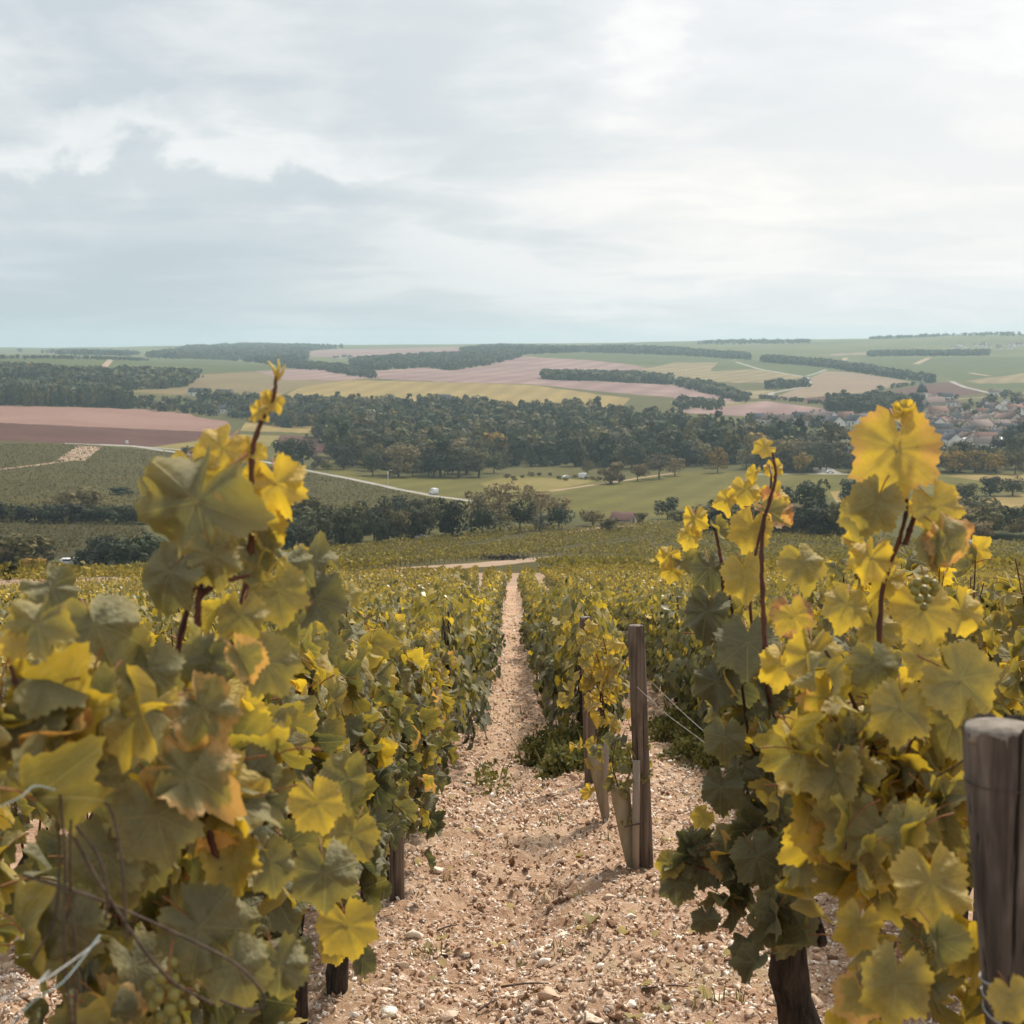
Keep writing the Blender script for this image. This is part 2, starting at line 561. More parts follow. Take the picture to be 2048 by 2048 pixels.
# the valley floor
field('meadow', [(640, 915), (720, 952), (960, 958), (1010, 950), (1190, 960), (1350, 945), (1560, 946), (1700, 947), (2300, 945), (2300, 980), (1960, 985), (1560, 1000), (1420, 1034), (1200, 1032), (1000, 1018), (870, 1000), (780, 975), (690, 955), (640, 940)], MEAD)
field('pale_meadow', [(1015, 953), (1190, 961), (1110, 981), (1000, 986), (960, 968)], MEADL)
field('pale_meadow', [(1888, 952), (2300, 940), (2300, 963), (1964, 962)], STUB)
field('pale_meadow', [(1964, 997), (2300, 965), (2300, 1040), (2011, 1026)], STUB)
field('pale_meadow', [(1660, 984), (1690, 982), (1694, 1006), (1676, 1012)], STUB)
field('pale_meadow', [(1950, 1034), (2040, 1026), (2050, 1038), (1960, 1048)], MEADL)
field('stubble_field', [(225, 798), (270, 793), (300, 796), (300, 802), (240, 802)], MEADL)
lane('footpath', [(1100, 983), (1200, 968), (1350, 946)], 3.0, TRACK)
# left side of the valley
field('vineyard_field', [(-300, 886), (0, 884), (150, 888), (340, 903), (520, 930), (690, 957), (800, 981), (870, 997), (860, 1014), (560, 1050), (290, 1044), (0, 1038), (-300, 1034)], VINE_L)
field('vineyard_field', [(-300, 1040), (0, 1040), (280, 1046), (300, 1066), (250, 1090), (120, 1118), (-300, 1135)], VINE_D)
field('ploughed_field', [(-300, 811), (0, 811), (270, 818), (380, 827), (390, 834), (455, 843), (462, 858), (440, 865), (181, 854), (0, 846), (-300, 842)], PINK)
field('ploughed_field', [(-300, 842), (0, 846), (181, 854), (440, 865), (480, 869), (308, 894), (174, 888), (0, 882), (-300, 878)], REDD)
field('ploughed_field', [(560, 870), (660, 876), (660, 908), (610, 906), (550, 890)], REDD)
field('pale_meadow', [(308, 894), (480, 869), (560, 872), (550, 890), (470, 908), (360, 900)], MEADL)
field('brown_field', [(490, 845), (680, 852), (675, 868), (480, 862)], STUB)
lane('road', [(130, 887), (250, 891), (350, 899), (480, 915), (560, 930), (690, 956), (800, 979), (880, 994), (960, 1004)], 4.6, ROAD)
lane('road', [(200, 890), (270, 893), (360, 906), (430, 914), (500, 921)], 7, ROAD)
lane('dirt_track', [(181, 893), (160, 907), (142, 921)], 13, TRACK)
lane('dirt_track', [(-40, 944), (60, 932), (142, 921)], 3.5, TRACK)
lane('road', [(1510, 949), (1600, 948), (1700, 949), (1800, 950)], 5, ROAD)
lane('road', [(1636, 934), (1648, 942), (1662, 948)], 12, ROAD)
lane('road', [(1533, 797), (1544, 786), (1602, 775), (1619, 766), (1614, 755), (1580, 749), (1518, 738), (1471, 724)], 6.5, ROAD)
lane('road', [(1614, 752), (1636, 746), (1652, 739)], 5, ROAD)
lane('road', [(1902, 763), (1928, 774), (1978, 786)], 7, ROAD)
lane('dirt_track', [(205, 738), (222, 719)], 9, TRACK)
lane('dirt_track', [(314, 738), (326, 746)], 8, TRACK)
lane('dirt_track', [(1832, 728), (1858, 716)], 12, TRACK)
lane('dirt_track', [(1940, 746), (1978, 752)], 10, TRACK)
lane('dirt_track', [(1684, 724), (1692, 716)], 10, TRACK)
# the slope between the near rows and the valley
field('vineyard_field', [(-300, 1176), (300, 1150), (640, 1154), (750, 1146), (1300, 1146), (2400, 1150), (2400, 1076), (1960, 1086), (1700, 1070), (1500, 1052), (1300, 1046), (1175, 1046), (980, 1062), (870, 1074), (700, 1094), (560, 1106), (300, 1140), (-300, 1168)], VINE_L)
field('vineyard_soil', [(-300, 1180), (2350, 1180), (2350, 1141), (1300, 1143), (1100, 1146), (760, 1146), (560, 1150), (300, 1153), (-300, 1162)], TRACK)
field('bare_strip', [(690, 1146), (800, 1135), (960, 1125), (1110, 1112), (1140, 1114), (1060, 1124), (1000, 1131), (900, 1139), (800, 1147), (720, 1150)], TRACK)
lane('dirt_track', [(1140, 1064), (1200, 1055), (1270, 1050)], 4.0, TRACK)

TH0, TH1, NT_ = R(-36), R(36), 190
LR0, LR1, NR_ = math.log(69), math.log(8400), 210
grid = [(TH0 + (TH1 - TH0) * i / NT_, LR0 + (LR1 - LR0) * j / NR_) for i in range(NT_ + 1) for j in range(NR_ + 1)]
cv = [Vector(p) for p in grid]
cf = []
for name, pp, mat in FIELDS:
    pp = [(min(max(t, TH0 + 0.002), TH1 - 0.002), min(max(l, LR0 + 0.002), LR1 - 0.002)) for t, l in pp]
    if sum(pp[i - 1][0] * pp[i][1] - pp[i][0] * pp[i - 1][1] for i in range(len(pp))) < 0: pp = pp[::-1]
    b = len(cv)
    cv += [Vector(p) for p in pp]
    cf.append(list(range(b, b + len(pp))))
ov, oe, of_, _, _, oorig = geometry.delaunay_2d_cdt(cv, [], cf, 0, 1e-7, True)
OV = np.array([(p[0], p[1]) for p in ov])
rr_ = np.exp(OV[:, 1])
LX, LY = rr_ * np.sin(OV[:, 0]), rr_ * np.cos(OV[:, 0])
LZ = zfun(LX, LY)
own = np.array([max(o) if len(o) else -1 for o in oorig])
OF = np.array([f if len(f) == 3 else f[:3] for f in of_])
# face upwards
A, B, C = (np.stack([LX[OF[:, i]], LY[OF[:, i]]], 1) for i in range(3))
cr = (B[:, 0] - A[:, 0]) * (C[:, 1] - A[:, 1]) - (B[:, 1] - A[:, 1]) * (C[:, 0] - A[:, 0])
OF[cr < 0] = OF[cr < 0][:, ::-1]
for i in range(-1, len(FIELDS)):
    fs = OF[own == i]
    if not len(fs): continue
    u, inv = np.unique(fs, return_inverse=True)
    name, mat = ('valley_terrain', GRASS) if i < 0 else (FIELDS[i][0], FIELDS[i][2])
    me = mesh_np(name, np.stack([LX[u], LY[u], LZ[u]], 1), inv.reshape(-1, 3), [mat], smooth=True)
    tag(link(name, me), kind='structure')


# ------------------------------------------------------------------ soil of the near block
def vnoise(x, y, seed):
    """smooth value noise, arrays"""
    xi, yi = np.floor(x).astype(np.int64), np.floor(y).astype(np.int64)
    fx, fy = x - xi, y - yi
    fx, fy = fx * fx * (3 - 2 * fx), fy * fy * (3 - 2 * fy)
    def h(a, b):
        v = (a * 374761393 + b * 668265263 + seed * 974711) & 0x7fffffff
        v = ((v ^ (v >> 13)) * 1274126177) & 0x7fffffff
        return ((v ^ (v >> 16)) & 0xffff) / 65535.0
    return (h(xi, yi) * (1 - fx) + h(xi + 1, yi) * fx) * (1 - fy) + (h(xi, yi + 1) * (1 - fx) + h(xi + 1, yi + 1) * fx) * fy


ROW0, ROWD = -0.57, 1.15                   # the first row left of the path, and the row spacing


def soil_z(x, y):
    x = np.asarray(x, float); y = np.asarray(y, float)
    z = zfun(x, y)
    fade = np.clip((40 - np.hypot(x, y)) / 30, 0, 1)
    rowp = np.cos((x - ROW0) / ROWD * 2 * np.pi)
    z = z + 0.018 * rowp * fade
    z = z + fade * (0.045 * (vnoise(x * 3.1, y * 3.1, 1) - .5) + 0.045 * (vnoise(x * 9, y * 9, 2) - .5)
                    + 0.034 * (vnoise(x * 24, y * 24, 3) - .5) + 0.016 * (vnoise(x * 55, y * 55, 4) - .5))
    return z


m_soil, k = new_mat('stony clay soil')
P = world_pos(k)
c = k.ramp(k.noise(P, 2.2, 5, 0.65), [(0.3, (0.27, 0.15, 0.09)), (0.5, (0.42, 0.268, 0.172)), (0.7, (0.55, 0.38, 0.265))])
c = k.mix(k.ss(k.noise(P, 28, 4, 0.7), 0.50, 0.66), c, (0.68, 0.51, 0.39))
c = k.mix(k.ss(k.noise(P, 60, 3, 0.7), 0.42, 0.30), c, (0.20, 0.10, 0.055))
c = k.mix(k.m('MULTIPLY', k.ss(k.noise(P, 1.1, 4, 0.6), 0.54, 0.68), 0.35), c, (0.22, 0.20, 0.07))
finish(k, c, 0.95, 0.1, k.noise(P, 75, 5, 0.7), 0.9, 0.02)

front = np.arange(-25, 25.01, 0.17)
th = np.radians(np.concatenate([np.arange(-180, -25, 5.0), front, np.arange(30, 180, 5.0)]))
rs = np.concatenate([np.linspace(0.3, 3.4, 10), np.exp(np.linspace(math.log(3.6), math.log(70.5), 400))])
TT, RR = np.meshgrid(th, rs)
X, Y = RR * np.sin(TT), RR * np.cos(TT)
Z = soil_z(X, Y)
nr, nt = RR.shape
V = np.stack([X.ravel(), Y.ravel(), Z.ravel()], 1)
ii, jj = np.meshgrid(np.arange(nr - 1), np.arange(nt), indexing='ij')
j2 = (jj + 1) % nt
q = np.stack([ii * nt + jj, (ii + 1) * nt + jj, (ii + 1) * nt + j2, ii * nt + j2], -1).reshape(-1, 4)[:, ::-1]
V = np.concatenate([V, [[0, 0, float(soil_z(0, 0))]]])
fan = np.stack([np.arange(nt), np.full(nt, len(V) - 1), (np.arange(nt) + 1) % nt], 1)
soil = tag(link('vineyard_soil', mesh_np('vineyard_soil', V, [q, fan], [m_soil], smooth=True)), kind='structure')


def rot_mats(n, rg):
    """random rotations"""
    q = rg.normal(size=(n, 4)); q /= np.linalg.norm(q, axis=1)[:, None]
    a, b, c, d = q.T
    return np.stack([np.stack([1 - 2 * (c * c + d * d), 2 * (b * c - a * d), 2 * (b * d + a * c)], 1),
                     np.stack([2 * (b * c + a * d), 1 - 2 * (b * b + d * d), 2 * (c * d - a * b)], 1),
                     np.stack([2 * (b * d - a * c), 2 * (c * d + a * b), 1 - 2 * (b * b + c * c)], 1)], 1)


def replicate(V, faces, pos, M, scale):
    """many copies of a template in one set of arrays"""
    n = len(pos)
    scale = np.asarray(scale, float)
    if scale.ndim == 1: scale = scale[:, None]
    S = V[None, :, :] * scale[:, None, :]
    W = np.einsum('nij,nvj->nvi', M, S) + np.asarray(pos)[:, None, :]
    off = (np.arange(n) * len(V))[:, None, None]
    return W.reshape(-1, 3), [(np.asarray(f)[None] + off).reshape(-1, np.asarray(f).shape[1]) for f in faces]


def icosphere(sub=1):
    t = (1 + 5 ** .5) / 2
    v = [(-1, t, 0), (1, t, 0), (-1, -t, 0), (1, -t, 0), (0, -1, t), (0, 1, t), (0, -1, -t), (0, 1, -t), (t, 0, -1), (t, 0, 1), (-t, 0, -1), (-t, 0, 1)]
    f = [(0, 11, 5), (0, 5, 1), (0, 1, 7), (0, 7, 10), (0, 10, 11), (1, 5, 9), (5, 11, 4), (11, 10, 2), (10, 7, 6), (7, 1, 8), (3, 9, 4), (3, 4, 2), (3, 2, 6), (3, 6, 8), (3, 8, 9), (4, 9, 5), (2, 4, 11), (6, 2, 10), (8, 6, 7), (9, 8, 1)]
    v = [np.array(p) / np.linalg.norm(p) for p in v]
    for _ in range(sub):
        cache, g = {}, []
        def mid(a, b):
            key = (min(a, b), max(a, b))
            if key not in cache:
                m = v[a] + v[b]; v.append(m / np.linalg.norm(m)); cache[key] = len(v) - 1
            return cache[key]
        for a, b, c in f:
            x, y, z = mid(a, b), mid(b, c), mid(c, a)
            g += [(a, x, z), (b, y, x), (c, z, y), (x, y, z)]
        f = g
    return np.array(v), np.array(f)


def stone_mat(name, col_source):
    m, k = new_mat(name)
    g = k.n('ShaderNodeNewGeometry')
    if col_source == 'object':
        v = k.n('ShaderNodeObjectInfo').outputs['Random']
    else:
        v = g.outputs['Random Per Island']
    c = k.ramp(v, [(0.0, (0.36, 0.20, 0.12)), (0.25, (0.52, 0.36, 0.245)), (0.55, (0.68, 0.53, 0.405)), (0.8, (0.78, 0.68, 0.575)), (1.0, (0.83, 0.78, 0.71))])
    P = g.outputs['Position']
    c = k.mix(k.ss(k.noise(P, 45, 3, 0.6), 0.50, 0.68), c, (0.46, 0.31, 0.21))
    finish(k, c, 0.92, 0.15, k.noise(P, 130, 3, 0.6), 0.5, 0.01)
    return m


m_stone = stone_mat('limestone', 'object')
m_gravel = stone_mat('limestone chips', 'island')
IV, IF = icosphere(0)
IV1, IF1 = icosphere(1)


def stone_shape(seed, V0):
    rg = np.random.default_rng(seed)
    V = V0 * rg.uniform(0.72, 1.15, (len(V0), 1))
    V = V * np.array([1.0, rg.uniform(0.55, 0.9), rg.uniform(0.4, 0.65)])
    for _ in range(7):                      # knock flat facets on it
        n = rg.normal(size=3); n /= np.linalg.norm(n)
        d = V @ n
        lim = np.quantile(d, 0.72)
        V = V - np.outer(np.maximum(d - lim, 0), n)
    return V


def path_points(n, y0, y1, rg, spread=2.6):
    """spots on the open ground, thickest per picture area near the camera"""
    y = 1 / rg.uniform(1 / y1, 1 / y0, n)
    x = rg.uniform(-1, 1, n) * (0.36 * y * 0 + spread)
    return x, y


def visible_xy(x, y):
    return np.abs(x) < 0.37 * y + 0.3


m_clod, k = new_mat('earth clods')
g = k.n('ShaderNodeNewGeometry')
c = k.ramp(g.outputs['Random Per Island'], [(0, (.27, .15, .09)), (.6, (.40, .24, .15)), (1, (.52, .35, .24))])
finish(k, c, .95, .1, k.noise(g.outputs['Position'], 160, 4, .7), 1.0, .015)
cv_, cf_, coff = [], [], 0
gv, gf = [], []
goff = 0
for s in range(6):
    rg = np.random.default_rng(100 + s)
    T = stone_shape(300 + s, IV)
    for n, y0, y1, a, b, spread in ((4200, 4.2, 10.0, 0.010, 0.030, 1.9), (2400, 8.0, 24.0, 0.016, 0.044, 2.2), (800, 20, 66, 0.03, 0.07, 3.0)):
        x, y = path_points(n, y0, y1, rg, spread)
        ok = visible_xy(x, y); x, y = x[ok], y[ok]
        sz = a + (b - a) * rg.beta(1.2, 2.6, len(x))
        pos = np.stack([x, y, soil_z(x, y) + sz * 0.12], 1)
        vv, ff = replicate(T, [IF], pos, rot_mats(len(x), rg), sz)
        gv.append(vv); gf.append(ff[0] + goff); goff += len(vv)
for s in range(4):                        # crumbly clods of earth, darker than the stones
    rg = np.random.default_rng(170 + s)
    T = stone_shape(360 + s, IV1) * [1, 1, 1.2]
    x, y = path_points(420, 4.3, 16, rg, 1.6)
    cl = (vnoise(x * 2.3 + 9, y * 2.3, 8) > .52) & visible_xy(x, y); x, y = x[cl], y[cl]
    sz = rg.uniform(.014, .036, len(x))
    vv, ff = replicate(T * rg.uniform(.8, 1.2, (len(T), 1)), [IF1], np.stack([x, y, soil_z(x, y) + sz * .15], 1), rot_mats(len(x), rg), sz)
    cv_.append(vv); cf_.append(ff[0] + coff); coff += len(vv)
tag(link('soil_clods', mesh_np('soil_clods', np.concatenate(cv_), np.concatenate(cf_), [m_clod])), kind='stuff')
tag(link('gravel', mesh_np('gravel', np.concatenate(gv), np.concatenate(gf), [m_gravel])), kind='stuff')
rg = np.random.default_rng(55)
SM = [mesh_np('stone', stone_shape(400 + i, IV1[:, :]), IF1, [m_stone]) for i in range(7)]
n = 0
while n < 285:
    y = 1 / rg.uniform(1 / 13.0, 1 / 4.5)
    x = rg.uniform(-1.1, 1.35)
    if abs(x - ROW0) < 0.06 or not visible_xy(x, y): continue
    sz = rg.uniform(0.024, 0.038) if n > 100 else rg.uniform(0.036, 0.066)
    link('stone', SM[n % 7], soil, (x, y, float(soil_z(x, y)) + sz * 0.12), (rg.uniform(-.5, .5), rg.uniform(-.5, .5), rg.uniform(0, 6.28)), (sz,) * 3)
    n += 1

# ------------------------------------------------------------------ vine leaves
def leaf_mat(name, source):
    """source 'object' reads the object's colour, 'mesh' the mesh's tint: R = how yellow, G = tone, B = scorch"""
    m, k = new_mat(name)
    if source == 'object':
        tint = k.n('ShaderNodeObjectInfo').outputs['Color']
        rnd = k.n('ShaderNodeObjectInfo').outputs['Random']
    else:
        tint = k.n('ShaderNodeAttribute', attribute_name='tint').outputs['Color']
        rnd = k.n('ShaderNodeNewGeometry').outputs['Random Per Island']
    s = k.n('ShaderNodeSeparateColor'); k.t.links.new(tint, s.inputs[0])
    yel, tone, scorch = s.outputs
    g = k.n('ShaderNodeNewGeometry')
    back = g.outputs['Backfacing']
    if source == 'object':
        uvn = k.n('ShaderNodeUVMap')
        sx = k.n('ShaderNodeSeparateXYZ'); k.t.links.new(uvn.outputs[0], sx.inputs[0])
        u, v = sx.outputs[0], sx.outputs[1]
        rim = k.n('ShaderNodeAttribute', attribute_name='rim').outputs['Fac']
        off = k.n('ShaderNodeCombineXYZ')
        k.set(off.inputs[0], k.m('ADD', u, k.m('MULTIPLY', rnd, 37.0))); k.set(off.inputs[1], k.m('ADD', v, k.m('MULTIPLY', rnd, 91.0)))
        UV = off.outputs[0]
        ang = k.m('ABSOLUTE', k.m('ARCTAN2', u, v))
        rad = k.m('SQRT', k.m('ADD', k.m('MULTIPLY', u, u), k.m('MULTIPLY', v, v)))
        vein = None
        for a0, th0 in ((0.0, 0.011), (0.86, 0.009), (1.75, 0.008)):
            d = k.m('MULTIPLY', rad, k.m('ABSOLUTE', k.m('SINE', k.m('SUBTRACT', ang, a0))))
            front = k.m('GREATER_THAN', k.m('COSINE', k.m('SUBTRACT', ang, a0)), 0.0)
            one = k.m('MULTIPLY', k.ss(d, th0 * 1.7, th0 * 0.4), front)
            vein = one if vein is None else k.m('MAXIMUM', vein, one)
        # side veins: repeating ribs that leave each main vein at an angle
        side = k.m('ABSOLUTE', k.m('SINE', k.m('ADD', k.m('MULTIPLY', rad, 38.0), k.m('MULTIPLY', k.m('ABSOLUTE', k.m('SINE', k.m('MULTIPLY', ang, 3.6))), -5.0))))
        sidev = k.m('MULTIPLY', k.ss(side, 0.16, 0.0), 0.45)
        vein = k.m('MAXIMUM', vein, sidev)
        n1 = k.noise(UV, 3.2, 4, 0.6)
        n2 = k.noise(UV, 8.0, 3, 0.6)
        y = k.m('ADD', yel, k.m('MULTIPLY', k.m('SUBTRACT', k.m('POWER', rim, 2.0), 0.35), 0.30))
        y = k.m('ADD', y, k.m('ADD', k.m('MULTIPLY', k.m('SUBTRACT', n1, 0.5), 0.50), k.m('MULTIPLY', k.m('SUBTRACT', n2, 0.5), 0.14)))
        height = k.m('ADD', k.m('MULTIPLY', k.noise(UV, 10.0, 1, 0.5), 0.9), k.m('MULTIPLY', vein, -0.5))
    else:
        rim = 0.5; vein = None; y = yel; height = None
    col = k.ramp(y, [(0.0, (0.046, 0.054, 0.026)), (0.22, (0.105, 0.104, 0.034)), (0.45, (0.215, 0.180, 0.036)), (0.7, (0.43, 0.315, 0.040)), (1.0, (0.73, 0.50, 0.050))])
    if vein is not None:
        col = k.mix(k.m('MULTIPLY', vein, 0.30), col, (0.42, 0.36, 0.10))
        sc = k.m('MULTIPLY', scorch, k.ss(k.m('ADD', k.m('MULTIPLY', rim, 0.55), k.noise(UV, 2.3, 4, 0.6)), 0.82, 1.04))
        col = k.mix(k.m('MULTIPLY', k.ss(sc, 0.05, 0.45), 0.85), col, (0.70, 0.38, 0.10))
        col = k.mix(k.m('MULTIPLY', k.ss(sc, 0.62, 0.95), 0.8), col, (0.24, 0.075, 0.04))
        spot = k.ss(k.noise(UV, 7.5, 2, 0.5), 0.70, 0.75)
        col = k.mix(k.m('MULTIPLY', spot, 0.5), col, (0.24, 0.13, 0.04))
    col = k.mix(1.0, col, k.n('ShaderNodeCombineColor').outputs[0], 'MULTIPLY') if False else col
    tn = k.n('ShaderNodeHueSaturation'); k.t.links.new(col, tn.inputs['Color']); k.set(tn.inputs['Value'], k.m('ADD', k.m('MULTIPLY', tone, 0.9), 0.55))
    col = tn.outputs[0]
    under = k.mix(0.55, col, (0.24, 0.215, 0.115))
    colb = k.mix(back, col, under)
    p = k.n('ShaderNodeBsdfPrincipled')
    k.set(p.inputs['Base Color'], colb)
    k.set(p.inputs['Roughness'], k.m('ADD', 0.44, k.m('MULTIPLY', back, 0.35)))
    p.inputs['Specular IOR Level'].default_value = 0.7
    if height is not None:
        b = k.n('ShaderNodeBump'); b.inputs['Strength'].default_value = 0.45; b.inputs['Distance'].default_value = 0.015
        k.set(b.inputs['Height'], height); k.t.links.new(b.outputs[0], p.inputs['Normal'])
    tr = k.n('ShaderNodeBsdfTranslucent')
    hs = k.n('ShaderNodeHueSaturation'); k.t.links.new(col, hs.inputs['Color']); hs.inputs['Value'].default_value = 1.15; hs.inputs['Saturation'].default_value = 1.03
    k.t.links.new(hs.outputs[0], tr.inputs[0])
    mx = k.n('ShaderNodeMixShader'); mx.inputs[0].default_value = 0.37
    k.t.links.new(p.outputs[0], mx.inputs[1]); k.t.links.new(tr.outputs[0], mx.inputs[2])
    o = k.n('ShaderNodeOutputMaterial'); k.t.links.new(mx.outputs[0], o.inputs[0])
    return m


m_leaf = leaf_mat('vine leaf', 'object')
m_foliage = leaf_mat('vine foliage', 'mesh')


def plain(name, c1, c2, scale=(6, 6, 6), rough=0.85, bump=0.4, bd=0.01, coord='Object', detail=4, spec=0.2):
    m, k = new_mat(name)
    P = k.n('ShaderNodeTexCoord').outputs[coord]
    P = k.scale(P, scale)
    a = k.noise(P, 1.0, detail, 0.65)
    finish(k, k.mix(k.ss(a, 0.32, 0.68), c1, c2), rough, spec, a, bump, bd)
    return m


m_bark = plain('vine bark', (0.020, 0.016, 0.013), (0.075, 0.058, 0.046), (55, 55, 9), 0.95, 1.0, 0.03)
m_cane = plain('ripe cane', (0.05, 0.02, 0.016), (0.115, 0.046, 0.03), (60, 60, 10), 0.6, 0.3, 0.004)
m_stem = plain('leaf stalk', (0.20, 0.075, 0.045), (0.30, 0.15, 0.05), (30, 30, 30), 0.55, 0.1)
m_dry = plain('dry tendril', (0.05, 0.036, 0.028), (0.11, 0.08, 0.06), (50, 50, 50), 0.8, 0.2)
def post_mat(name, c1, c2, crack):
    m, k = new_mat(name)
    P = k.n('ShaderNodeTexCoord').outputs['Object']
    a = k.noise(k.scale(P, (50, 50, 2.0)), 1.0, 5, 0.65)
    c = k.mix(k.ss(a, .3, .7), c1, c2)
    b = k.noise(k.scale(P, (9, 9, 3.0)), 1.0, 4, 0.6)
    c = k.mix(k.m('MULTIPLY', k.ss(b, .48, .68), .65), c, tuple(x * .45 for x in c1))
    cr_ = k.noise(k.scale(P, (85, 85, 1.3)), 1.0, 3, 0.5)
    cm = k.ss(cr_, .39, .33)
    c = k.mix(k.m('MULTIPLY', cm, .9), c, crack)
    finish(k, c, .95, .12, k.m('SUBTRACT', k.m('MULTIPLY', a, .6), k.m('MULTIPLY', cm, .9)), 1.0, .012)
    return m


m_wood = plain('weathered post wood', (0.060, 0.045, 0.036), (0.20, 0.155, 0.125), (45, 45, 2.2), 0.92, 0.8, 0.012)
m_wood = post_mat('weathered post wood', (0.075, 0.062, 0.053), (0.23, 0.195, 0.17), (0.016, 0.013, 0.011))
m_wood_b = post_mat('brown post wood', (0.095, 0.072, 0.056), (0.215, 0.168, 0.132), (0.03, 0.022, 0.017))
m_endgrain = plain('grey end grain', (0.13, 0.11, 0.09), (0.26, 0.225, 0.19), (40, 40, 40), 0.95, 0.5, 0.01)
m_stake = plain('sawn stake', (0.26, 0.21, 0.17), (0.38, 0.32, 0.27), (40, 40, 2), 0.85, 0.3, 0.006)
m_wire = plain('galvanised wire', (0.28, 0.29, 0.29), (0.42, 0.43, 0.43), (20, 20, 20), 0.45, 0.0, spec=0.6)
m_wire_r = plain('rusty wire', (0.10, 0.08, 0.06), (0.20, 0.165, 0.13), (20, 20, 20), 0.6, 0.0, spec=0.4)
m_twine = plain('pale blue twine', (0.20, 0.27, 0.28), (0.32, 0.38, 0.38), (60, 60, 60), 0.7, 0.2)
m_grape = plain('white grape', (0.17, 0.15, 0.03), (0.24, 0.21, 0.05), (25, 25, 25), 0.45, 0.0, spec=0.5)
m_tube, k = new_mat('vine guard plastic')
P = k.n('ShaderNodeTexCoord').outputs['Object']
c = k.mix(k.ss(k.noise(k.scale(P, (14, 14, 5)), 1.0, 4, 0.6), 0.35, 0.7), (0.30, 0.25, 0.165), (0.42, 0.37, 0.27))
finish(k, c, 0.55, 0.4, None, transl=(0.45, 0.38, 0.22), tfac=0.25)


def leaf_radius(phi):
    """outline of a grape leaf about the stalk joint; phi = 0 at the tip"""
    a = abs(phi)
    lob = 0.0
    for c0, w0, h0 in ((0.0, 0.50, 0.61), (0.92, 0.52, 0.57), (1.85, 0.54, 0.52), (2.6, 0.38, 0.44)):
        lob = max(lob, h0 * math.exp(-((a - c0) / w0) ** 2 * 0.55))
    base = 0.50 * (1 - max(0, (a - 2.75) / 0.39) ** 1.3 * 0.85)
    return max(lob, base * 0.95 if a < 2.75 else base)


def leaf_mesh(seed, cup=0.2, fold=0.2, droop=0.25, wave=0.05, curl=0.0, nphi=60, stalk=True):
    rg = np.random.default_rng(seed)
    rings = (0.34, 0.64, 0.86, 1.0)
    phis = [-math.pi + 2 * math.pi * (i + 0.5) / nphi for i in range(nphi)]
    asym = rg.uniform(0.92, 1.08, 2)
    jag = [leaf_radius(p) * asym[0 if p < 0 else 1] * (1.0 + (0.055 if i % 2 else -0.045) * rg.uniform(0.4, 1.4)) for i, p in enumerate(phis)]
    ph = rg.uniform(0, 6.28, 3)
    V, UV, RIM = [(0, 0, 0)], [(0, 0)], [0.0]
    for q, t in enumerate(rings):
        for i, p in enumerate(phis):
            r0 = jag[i] if q == len(rings) - 1 else leaf_radius(p) * asym[0 if p < 0 else 1]
            r = r0 * t
            x, y = r * math.sin(p), r * math.cos(p)
            z = -cup * r * r * 2.1 - fold * (abs(x) * -1.0) * (1.0)
            z += 1.75 * wave * t * t * (math.sin(3 * p + ph[0]) + 0.7 * math.sin(6 * p + ph[1]))
            z += 0.012 * math.sin(11 * p + ph[2]) * t
            z -= droop * max(y, 0) ** 2
            if curl: z += curl * max(t - 0.6, 0) ** 1.5 * 1.2 * (1 if curl < 9 else 0)
            V.append((x * (1 - 0.35 * abs(fold)), y, z)); UV.append((x, y)); RIM.append(t)
    tris = [(0, 1 + (i + 1) % nphi, 1 + i) for i in range(nphi)]
    quads = [(1 + q * nphi + i, 1 + q * nphi + (i + 1) % nphi, 1 + (q + 1) * nphi + (i + 1) % nphi, 1 + (q + 1) * nphi + i) for q in range(len(rings) - 1) for i in range(nphi)]
    T = np.array(tris); Q = np.array(quads)
    T = T[:, ::-1]; Q = Q[:, ::-1]
    mi = [0] * (len(T) + len(Q))
    if stalk:
        mb = MB()
        mb.tube([(0, 0.03, -0.012), (0, -0.16, -0.07), (0.02, -0.36, -0.20), (0.03, -0.50, -0.36)], [0.013, 0.012, 0.013, 0.017], 5, cap=False)
        sv = np.concatenate(mb.v); b = len(V)
        V += [tuple(p) for p in sv]; UV += [(0, 0)] * len(sv); RIM += [0.2] * len(sv)
        Q = np.concatenate([Q, np.array(mb.q) + b])
        mi = [0] * len(Q[:len(quads)]) + [1] * len(mb.q)
        mi = mi + [0] * len(T)
        faces = [Q, T]
    else:
        faces = [Q, T]
    # the joint sits at the origin, tip along +Y, upper face +Z
    return mesh_np('leaf', V, faces, [m_leaf, m_stem], uv=UV, rim=RIM, smooth=True, matidx=mi)


LEAVES = {
    'flat': [leaf_mesh(1, .06, .06, .08, .025), leaf_mesh(2, .10, .10, .15, .035)],
    'cup': [leaf_mesh(3, .30, .10, .25, .05), leaf_mesh(4, .42, .05, .20, .06), leaf_mesh(5, .25, .22, .45, .05)],
    'fold': [leaf_mesh(6, .05, .75, .25, .05), leaf_mesh(7, .12, .55, .35, .07), leaf_mesh(8, .0, 1.05, .15, .06)],
    'wavy': [leaf_mesh(9, .16, .12, .30, .10), leaf_mesh(10, .05, .20, .35, .12), leaf_mesh(11, .22, .30, .55, .09)],
    'curl': [leaf_mesh(12, -.10, .25, .20, .06, 0.35), leaf_mesh(13, -.22, .18, .1, .08, 0.25)],
    'hang': [leaf_mesh(14, .30, .25, .85, .07), leaf_mesh(15, .18, .42, .75, .05)],
}
LEAF_ALL = [m for k_ in ('flat', 'cup', 'fold', 'wavy', 'hang', 'curl') for m in LEAVES[k_]]


def unit(v):
    v = np.asarray(v, float)
    return v / (np.linalg.norm(v) + 1e-9)


